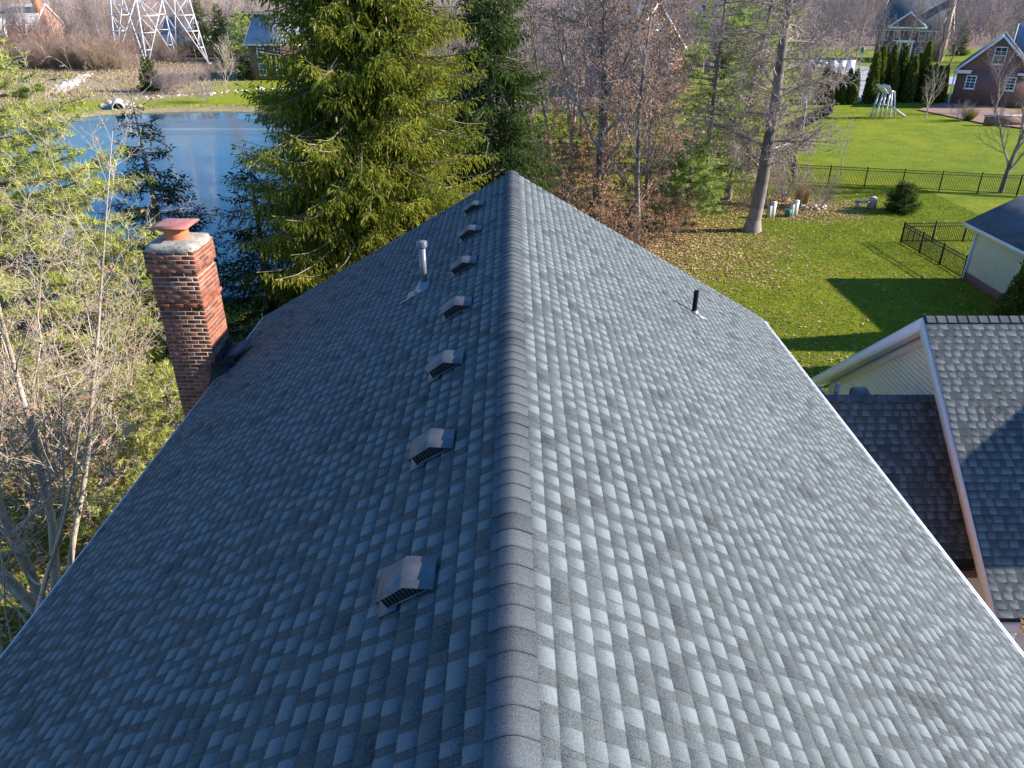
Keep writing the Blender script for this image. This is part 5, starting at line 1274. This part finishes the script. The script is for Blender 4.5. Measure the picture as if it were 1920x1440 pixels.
b = MB(); b.box((px_, py_, 0), (px_ + 4.6, py_ + .4, .95)); part('masonry', b, M['wall_brick_dark'], t)
b = MB(); b.box((px_ - .1, py_ - .1, .95), (px_ + 4.7, py_ + .5, 1.08)); part('cap_stone', b, M['concrete'], t)
# middle brick house with portico and chimney
h2 = gable_house('brick_manor', 'two-storey brick house with portico, chimney and white pediment in the distance', 79, 91, 178, 187, 6.4, 12.0, 'x', M['wall_brick_dark'], M['roof_far'])
for xx in (80.6, 83.0, 88.0, 90.0):
    window(h2, (xx, 178, 4.9), (1, 0, 0), 1.2, 1.8, (0, -1, 0)); window(h2, (xx, 178, 1.9), (1, 0, 0), 1.2, 1.9, (0, -1, 0))
b = MB(); b.add([(81.6, 177.2, 6.5), (88.6, 177.2, 6.5), (85.1, 177.2, 9.2), (81.6, 181, 6.5), (88.6, 181, 6.5), (85.1, 182.4, 9.2)], [(0, 2, 5, 3), (1, 4, 5, 2)], [(0, 1, 2)]); part('pediment', b, M['wall_brick_dark'], h2)
b = MB(); b.bar((81.3, 177.1, 6.55), (85.1, 177.1, 9.35), .3); b.bar((88.9, 177.1, 6.55), (85.1, 177.1, 9.35), .3); b.bar((81.3, 177.1, 6.45), (88.9, 177.1, 6.45), .4); part('pediment_trim', b, M['white'], h2)
b = MB(); b.box((83.6, 176.4, 3.6), (87.0, 178, 4.1)); part('porch_roof', b, M['white'], h2)
for xx in (83.8, 84.5, 86.1, 86.8):
    b = MB(); b.tube([(xx, 176.7, 0), (xx, 176.7, 3.6)], .17, 10); part('column', b, M['white'], h2)
b = MB(); b.box((84.7, 177.9, 0), (85.9, 178.02, 2.3)); part('door', b, M['glass'], h2)
b = MB(); b.box((91.0, 181.0, -.1), (91.9, 182.5, 13.6)); part('chimney', b, M['wall_tan'], h2)
turn(h2, -42)
# pink brick gable
h3 = gable_house('pink_brick_house', 'pink brick gable with white rake boards seen through the bare trees', 15.2, 24.2, 110, 122, 6.3, 11.6, 'y', M['wall_brick_pink'], M['roof_far'])
window(h3, (19.7, 110, 9.0), (1, 0, 0), .7, 1.3, (0, -1, 0)); window(h3, (22.2, 110, 5.0), (1, 0, 0), 1.1, 1.9, (0, -1, 0)); window(h3, (17.5, 110, 5.0), (1, 0, 0), 1.1, 1.9, (0, -1, 0))
turn(h3, 20)
# slate blue roof house with tan wing
h4 = gable_house('blue_roof_house', 'house with a slate blue roof seen between the pines', 36, 47, 152, 162, 5.8, 10.6, 'x', M['wall_tan'], M['roof_far'])
h4b = gable_house('tan_wing', 'tan brick wing with white eaves behind the tall leaning trunk', 40.5, 47.5, 147, 156, 6.0, 9.6, 'x', M['wall_tan'], M['roof_far_light'])
window(h4b, (42.5, 147, 4.4), (1, 0, 0), 1.0, 1.8, (0, -1, 0)); window(h4b, (45.5, 147, 4.4), (1, 0, 0), 1.0, 1.8, (0, -1, 0))
for yy in (149.5, 153.5): window(h4b, (47.5, yy, 3.2), (0, 1, 0), 1.0, 1.8, (1, 0, 0))
turn(h4b, -38)
t = thing('white_fence', 'white panelled fence beside the drive near the tan wing', 'fence', (54, 150, 0))
for k in range(6):
    xx = 54 + k * 1.6; b = MB(); b.box((xx, 149.9, .1), (xx + 1.5, 150, 1.9)); part('panel', b, M['white'], t)
    b = MB(); b.box((xx - .1, 149.85, 0), (xx, 150.05, 2.1)); part('post', b, M['white'], t)
# house left of the big spruce
h5 = gable_house('stone_house', 'brick house with steep dark roof left of the huge spruce', -43, -32, 133, 146, 5.6, 9.5, 'x', M['wall_brick_dark'], M['roof_far_light'])
for xx in (-41, -38.2): window(h5, (xx, 133, 4.4), (1, 0, 0), 1.1, 1.7, (0, -1, 0)); window(h5, (xx, 133, 1.7), (1, 0, 0), 1.1, 1.7, (0, -1, 0))
h6 = gable_house('white_trim_house', 'distant house with white window bay behind the thicket at upper left', -138, -118, 205, 217, 6.3, 10.5, 'x', M['wall_brick_pink'], M['roof_far_light'])
b = MB(); b.box((-128.5, 203.4, 1), (-125.2, 205, 7.5)); part('bay', b, M['white'], h6); window(h6, (-126.9, 203.4, 5.4), (1, 0, 0), 1.4, 2.4, (0, -1, 0)); window(h6, (-135, 205, 4.9), (1, 0, 0), 1.3, 1.8, (0, -1, 0)); window(h6, (-121.5, 205, 4.9), (1, 0, 0), 1.3, 1.8, (0, -1, 0))
b = MB(); b.box((-119.2, 208, 6), (-117.8, 210, 13)); part('chimney', b, M['terracotta'], h6)
h7 = gable_house('white_house', 'small white house behind the pylon', -83, -72, 196, 204, 4.4, 7.6, 'x', M['white_wall'], M['roof_far_light'])
window(h7, (-80, 196, 2.6), (1, 0, 0), 1.2, 1.6, (0, -1, 0)); window(h7, (-75, 196, 2.6), (1, 0, 0), 1.2, 1.6, (0, -1, 0))
h8 = gable_house('low_white_house', 'long low white house behind the light green pine at upper left', -68, -52, 186, 194, 3.2, 5.6, 'x', M['white_wall'], M['roof_far_light'])
window(h8, (-64, 186, 1.8), (1, 0, 0), 1.4, 1.3, (0, -1, 0)); window(h8, (-56, 186, 1.8), (1, 0, 0), 1.4, 1.3, (0, -1, 0))
# lamp by the drive
x, y = ground_at(1608, 142); t = thing('street_lamp', 'dark street lamp beside the curved drive', 'street lamp', (x, y, 0))
b = MB(); b.tube([(x, y, 0), (x, y, .3), (x, y, .35), (x, y, 3.6)], [.35, .3, .09, .07], 8); part('pole', b, M['green_plastic'], t)
b = MB(); b.tube([(x, y, 3.6), (x, y, 3.75), (x, y, 4.4), (x, y, 4.7)], [.1, .28, .38, .05], 8); part('lantern', b, M['green_plastic'], t)

# ------------------------------------------------------------------ woods in the distance
FT = P_(nseg=[7, 6, 5, 4, 3], kids=[15, 8, 5, 3, 0], start=[.18, .15, .1, .1, .1], ang=[.6, .55, .65, .7, .8], up=[.02, .07, .04, .02, 0], lr=[.5, .5, .45, .45, .5], rmin=.020, wob=[.04, .08, .12, .2, .2])
protos = []
for i, (bk, nm) in enumerate((('bark', 'grey'), ('bark_mauve', 'mauve grey'), ('bark_tan', 'tan'), ('bark_mauve', 'mauve grey'))):
    S, tp = bare_tree(80 + i, 14, .2, FT); protos.append((tree_thing('woodland_tree', 'x', (0, 0, 0), S, tp, M[bk], (6, 4, 3, 3, 3), seed=80 + i), nm))
def far_tree(x, y, k, sc, where, grp):
    p, nm = protos[k]; lb = f'bare {nm} woodland tree {where}'
    return dup(p, (x, y, 0), rw.uniform(0, 6.28), (sc, sc, sc * rw.uniform(.85, 1.15)), lb, f'bare {nm} trees {grp}')
rw = random.Random(77)
def clear(x, y, pad=1.5):
    for (a, b_, c, d) in ((55, 84, 88, 117), (77, 99, 162, 190), (9, 26, 108, 127), (34, 62, 136, 165), (-44, -31, 130, 147), (-139, -117, 200, 218), (-84, -71, 192, 205), (-69, -51, 183, 195)):
        if a - pad < x < b_ + pad and c - pad < y < d + pad: return False
    return math.hypot(x + 74, y - 166) > 12
for k in range(120):      # left woods behind the meadow
    x, y = rw.uniform(-150, -60), rw.uniform(172, 240)
    if clear(x, y): far_tree(x, y, rw.randrange(4), rw.uniform(.6, .95), 'behind the meadow at upper left', 'behind the far meadow')
for k in range(26):
    x, y = rw.uniform(-60, -16), rw.uniform(160, 235)
    if clear(x, y): far_tree(x, y, rw.randrange(4), rw.uniform(.6, 1.0), 'left of the huge spruce', 'beyond the left lawn')
for k in range(44):      # centre, behind the big bare tree
    x = rw.uniform(-12, 30); y = rw.uniform(72, 108)
    if 13 < x < 26 and y > 68 and rw.random() < .8: continue
    far_tree(x, y, rw.choice([0, 1, 1, 3]), rw.uniform(.65, 1.05), 'behind the big bare tree right of the spruces', 'in the strip behind the big spruces')
for k in range(80):
    x, y = rw.uniform(-20, 130), rw.uniform(128, 240)
    if 50 < x < 120 and y < 180: continue
    if clear(x, y): far_tree(x, y, rw.choice([0, 1, 1, 3]), rw.uniform(.7, 1.1), 'behind the distant houses on the right', 'behind the right houses')
for x, y, s in ((62, 150, .9), (69, 153, .85), (75, 156, .9), (81, 150, .7), (97, 158, .9), (103, 155, 1.0), (108, 163, 1.1), (66, 132, .7), (90, 146, .55), (112, 150, 1.0), (56, 160, 1.0), (60, 172, 1.1), (118, 170, 1.1), (101, 172, 1.1), (72, 170, 1.0)):
    far_tree(x, y, 0 if s < .9 else 1, s, 'in front of the middle brick house', 'around the middle brick house')
for x, y, s, w in ((.5, 56, .9, 'nearest the darker spruce'), (3.2, 61, .95, 'left behind the big bare tree'), (8.3, 63, .9, 'right behind the big bare tree'), (11.5, 66, .85, 'behind the soft green pine'), (-.5, 66, .95, 'behind the darker spruce'), (5.4, 70, 1.0, 'second row behind the big bare tree'), (13.4, 74, .8, 'far behind the second straight trunk'), (1.8, 74, .95, 'in the third row behind the big bare tree'), (9.5, 78, 1.0, 'in the last row of the belt of trees')):
    far_tree(x, y, rw.choice([0, 1, 1]), s, w, 'in the belt behind the big bare tree')
for x, y, s in ((30, 122, .8), (35, 127, .7), (28, 118, .9), (33, 134, .8), (38, 138, .6)):
    far_tree(x, y, 1, s, 'before the tan wing', 'before the tan wing')
for p, nm in protos: p.location = (-150 - 9 * protos.index((p, nm)), 236, 0); p['label'] = f'bare {nm} woodland tree behind the meadow at upper left'; p['group'] = f'bare {nm} trees behind the far meadow'
# the mass of woods beyond the last trees one can tell apart
rd = np.random.RandomState(91); nW = 90000
WX = rd.uniform(-330, 420, nW); WY = rd.uniform(225, 430, nW); cl = vnoise(WX, WY, 16, 31); WZ = rd.rand(nW) ** .8 * (8 + 7 * cl)
dirv = np.c_[rd.normal(0, .45, nW), rd.normal(0, .45, nW), np.ones(nW)]; dirv /= np.linalg.norm(dirv, axis=1)[:, None]; Pw0 = np.c_[WX, WY, WZ - .5]
wdb = MB(); ww = np.where(WZ < 3, .16, .075)
wdb.segs(Pw0, Pw0 + dirv * rd.uniform(1.5, 4.0, (nW, 1)), ww, ww * .3, 3, tint=np.clip(cl + rd.uniform(-.3, .3, nW), 0, 1))
part('distant_woods', wdb, M['bark_mauve'], None, False, 'stuff')
# dry tufts and low weeds of the meadow
nT = 60000; TX = rd.uniform(-100, -28, nT); TY = rd.uniform(98, 175, nT); dm = masks(TX, TY); kp = (rd.rand(nT) < dm[1] * vnoise(TX, TY, 4, 41) * 1.1) & (poly_sd(TX, TY, POND) > 1.5)
TX, TY = TX[kp], TY[kp]; nT = len(TX); P = np.c_[TX, TY, np.zeros(nT)]; hh_ = rd.uniform(.12, .40, (nT, 1)) * (.5 + vnoise(TX, TY, 7, 42)[:, None])
a_2 = rd.uniform(0, 6.283, nT); w_2 = np.c_[np.cos(a_2), np.sin(a_2), np.zeros(nT)] * rd.uniform(.04, .10, (nT, 1)); up_ = np.c_[rd.normal(0, .1, nT), rd.normal(0, .1, nT), np.ones(nT)] * hh_
tb_ = MB(); tb_.add(np.stack([P, P + up_ * .6 + w_2, P + up_, P + up_ * .6 - w_2], 1).reshape(-1, 3), np.arange(4 * nT).reshape(nT, 4), tint=np.repeat(rd.rand(nT), 4))
M['weed'] = foliage_mat('dry_meadow_weed', [(0.1, (0.16, 0.10, 0.07)), (0.4, (0.36, 0.27, 0.17)), (0.7, (0.45, 0.37, 0.2)), (0.95, (0.22, 0.26, 0.07))], 0.2, 0.15)
part('meadow_weeds', tb_, M['weed'], None, False, 'stuff')
# thickets
for k in range(110):
    px = rw.uniform(-40, 245); x, y = ground_at(px, rw.uniform(112, 133)); x += 0; s = rw.uniform(.9, 1.9)
    if math.hypot(x + 74, y - 166) < 8: continue
    pr, lb, gr = rw.choice(((thick, 'mauve grey leafless shrub in the thicket left of the pylon', 'mauve grey shrubs of the far thicket'), (thick2, 'tan leafless shrub in the thicket left of the pylon', 'tan shrubs of the far thicket'), (thick3, 'reddish leafless shrub in the thicket left of the pylon', 'reddish shrubs of the far thicket')))
    if px < 60 and rw.random() < .6: pr, lb, gr = thick3, 'reddish leafless shrub in the thicket left of the pylon', 'reddish shrubs of the far thicket'
    dup(pr, (x, y, 0), rw.uniform(0, 6), s, lb, gr)
thick2['label'] = 'tan leafless shrub in the thicket left of the pylon'; thick2['group'] = 'tan shrubs of the far thicket'
thick3['label'] = 'reddish leafless shrub in the thicket left of the pylon'; thick3['group'] = 'reddish shrubs of the far thicket'
for k in range(34):
    px = rw.uniform(235, 460); x, y = ground_at(px, rw.uniform(92, 118)); s = rw.uniform(.8, 1.3)
    dup(rw.choice((thick, thick2)), (x, y, 0), rw.uniform(0, 6), s, 'leafless shrub in the scrub around the pylon feet', 'leafless shrubs around the pylon feet')
for (px, py, s) in ((295, 172, 1.0), (312, 176, 1.15), (330, 172, 1.2), (345, 165, 1.1), (318, 168, 1.1), (365, 158, 1.0), (385, 152, .9), (400, 146, 1.0), (425, 145, 1.1), (440, 140, 1.0)):
    x, y = ground_at(px, py); dup(thick, (x, y, 0), rw.uniform(0, 6), s, 'bare shrub on the bank right of the pond meadow', 'bare shrubs on the bank below the pylon')
thick['label'] = 'bare shrub on the bank right of the pond meadow'; thick['group'] = 'bare shrubs on the bank below the pylon'
S, tp = bare_tree(66, 6.0, .08, LT); o = tree_thing('bare_tree', 'small bare tree on the green bank left of the huge spruce', (*ground_at(425, 176), 0), S, tp, M['bark_pale'], (7, 4, 3, 3), seed=66)
conifer_thing('small_evergreen', 'small dark green evergreen on the far bank beside the bare shrubs', (*ground_at(285, 172), 0), conifer(16, 4.6, 1.7, .1, .25, 8, .16, .12, droop=.0, hang=.0, shape=.7, twl=.3, tww=.05), M['spruce2'])
ce = conifer_thing('small_evergreen', 'small conical evergreen on the green bank near the spruce', (*ground_at(462, 150), 0), conifer(17, 3.8, 1.5, .1, .25, 7, .16, .12, droop=.1, hang=.1, shape=.9, twl=.3, tww=.05), M['spruce2'])
dup(ce, (*ground_at(482, 142), 0), 1, 1.15, 'right-hand conical evergreen nearest the huge spruce on the bank')
conifer_thing('light_pine', 'light green pine standing before the low white house at upper left', (-56, 172, 0), pine(28, 9.5, 4.4, 1.5, 60, 8, .5, .5, .2, 12, nw=.05), M['pine_soft'], M['bark'])
be = conifer_thing('background_evergreen', 'big dark green evergreen at the top left corner behind the thicket', (-124, 181, 0), conifer(18, 15, 5.0, .5, .5, 7, .3, .22, droop=.25, hang=.5, shape=.8, twl=.5, tww=.08), M['spruce2'])
dup(be, (-117, 183, 0), 2, .9, 'slimmer dark evergreen next to the top left corner one')
dup(be, (-63, 178, 0), 2, .75, 'dark evergreen right behind the pylon')
dup(be, (-70, 186, 0), 4, .85, 'dark evergreen behind the pylon, left of the other')
dup(be, (26.5, 96, 0), 3, .8, 'dark evergreen before the slate blue roof')
dup(be, (104, 190, 0), 3, .5, 'dark evergreen bush behind the middle brick house')

# ------------------------------------------------------------------ fallen leaves
rl = np.random.RandomState(3)
def scatter_leaves(name, x0, x1, y0, y1, n, size):
    X = rl.uniform(x0, x1, n); Y = rl.uniform(y0, y1, n); li = masks(X, Y)[0]; keep = rl.rand(n) < li ** 1.8 * .85 + .014
    bx = (np.abs(X) < 4.5) & (Y < 13); bx |= (X > 4) & (X < 27) & (Y < 17.3); keep &= ~bx & (poly_sd(X, Y, POND) > 1)
    X, Y = X[keep], Y[keep]; z = (vnoise(X, Y, 9, 4) - .5) * .10 + (vnoise(X, Y, 2.2, 5) - .5) * .03 + .03; m = len(X)
    a = rl.uniform(0, 6.283, m); s = size * rl.uniform(.6, 1.4, m); d = np.c_[np.cos(a) * s, np.sin(a) * s, rl.normal(0, .25, m) * s]; e = np.c_[-np.sin(a) * s, np.cos(a) * s, rl.normal(0, .35, m) * s] * .65
    P = np.c_[X, Y, z]; b = MB(); b.add(np.stack([P - d, P + e, P + d, P - e], 1).reshape(-1, 3), np.arange(4 * m).reshape(m, 4), tint=np.repeat(rl.rand(m), 4))
    part(name, b, M['fallen'], None, False, 'stuff')
scatter_leaves('fallen_leaves', -24, -4.8, 4, 32, 60000, .06)
scatter_leaves('fallen_leaves', 1, 26, 24, 56, 150000, .062)
# short grass tufts on the lawn
def scatter_grass(x0, x1, y0, y1, n, h):
    X = rl.uniform(x0, x1, n); Y = rl.uniform(y0, y1, n); li = masks(X, Y)
    bx = (np.abs(X) < 4.8) & (Y < 13.3); bx |= (X > 4) & (X < 27) & (Y < 17.5); bx |= (X > 21.8) & (X < 28.6) & (Y > 23.8) & (Y < 35.4); keep = ~bx & (poly_sd(X, Y, POND) > .5) & (rl.rand(n) > li[0] * .8); X, Y = X[keep], Y[keep]
    z = (vnoise(X, Y, 9, 4) - .5) * .10 + (vnoise(X, Y, 2.2, 5) - .5) * .03; m = len(X); a = rl.uniform(0, 6.283, m)
    w = np.c_[np.cos(a), np.sin(a), np.zeros(m)] * .022; P = np.c_[X, Y, z - .01]; T = P + np.c_[rl.normal(0, .03, m), rl.normal(0, .03, m), h * rl.uniform(.5, 1.2, m)]
    b = MB(); b.add(np.stack([P - w, P + w, T], 1).reshape(-1, 3), t=np.arange(3 * m).reshape(m, 3), tint=np.repeat(np.clip(rl.rand(m) * .7 + li[3][keep] * .4, 0, 1), 3))
    part('grass', b, M['grassblade'], None, False, 'stuff')
M['grassblade'] = foliage_mat('grass_blade', [(0.1, (0.07, 0.12, 0.006)), (0.5, (0.17, 0.24, 0.012)), (0.95, (0.38, 0.40, 0.04))], 0.35, 0.5)
scatter_grass(5, 30, 22, 56, 230000, .07)
scatter_grass(-22, -4.8, 6, 31, 90000, .07)
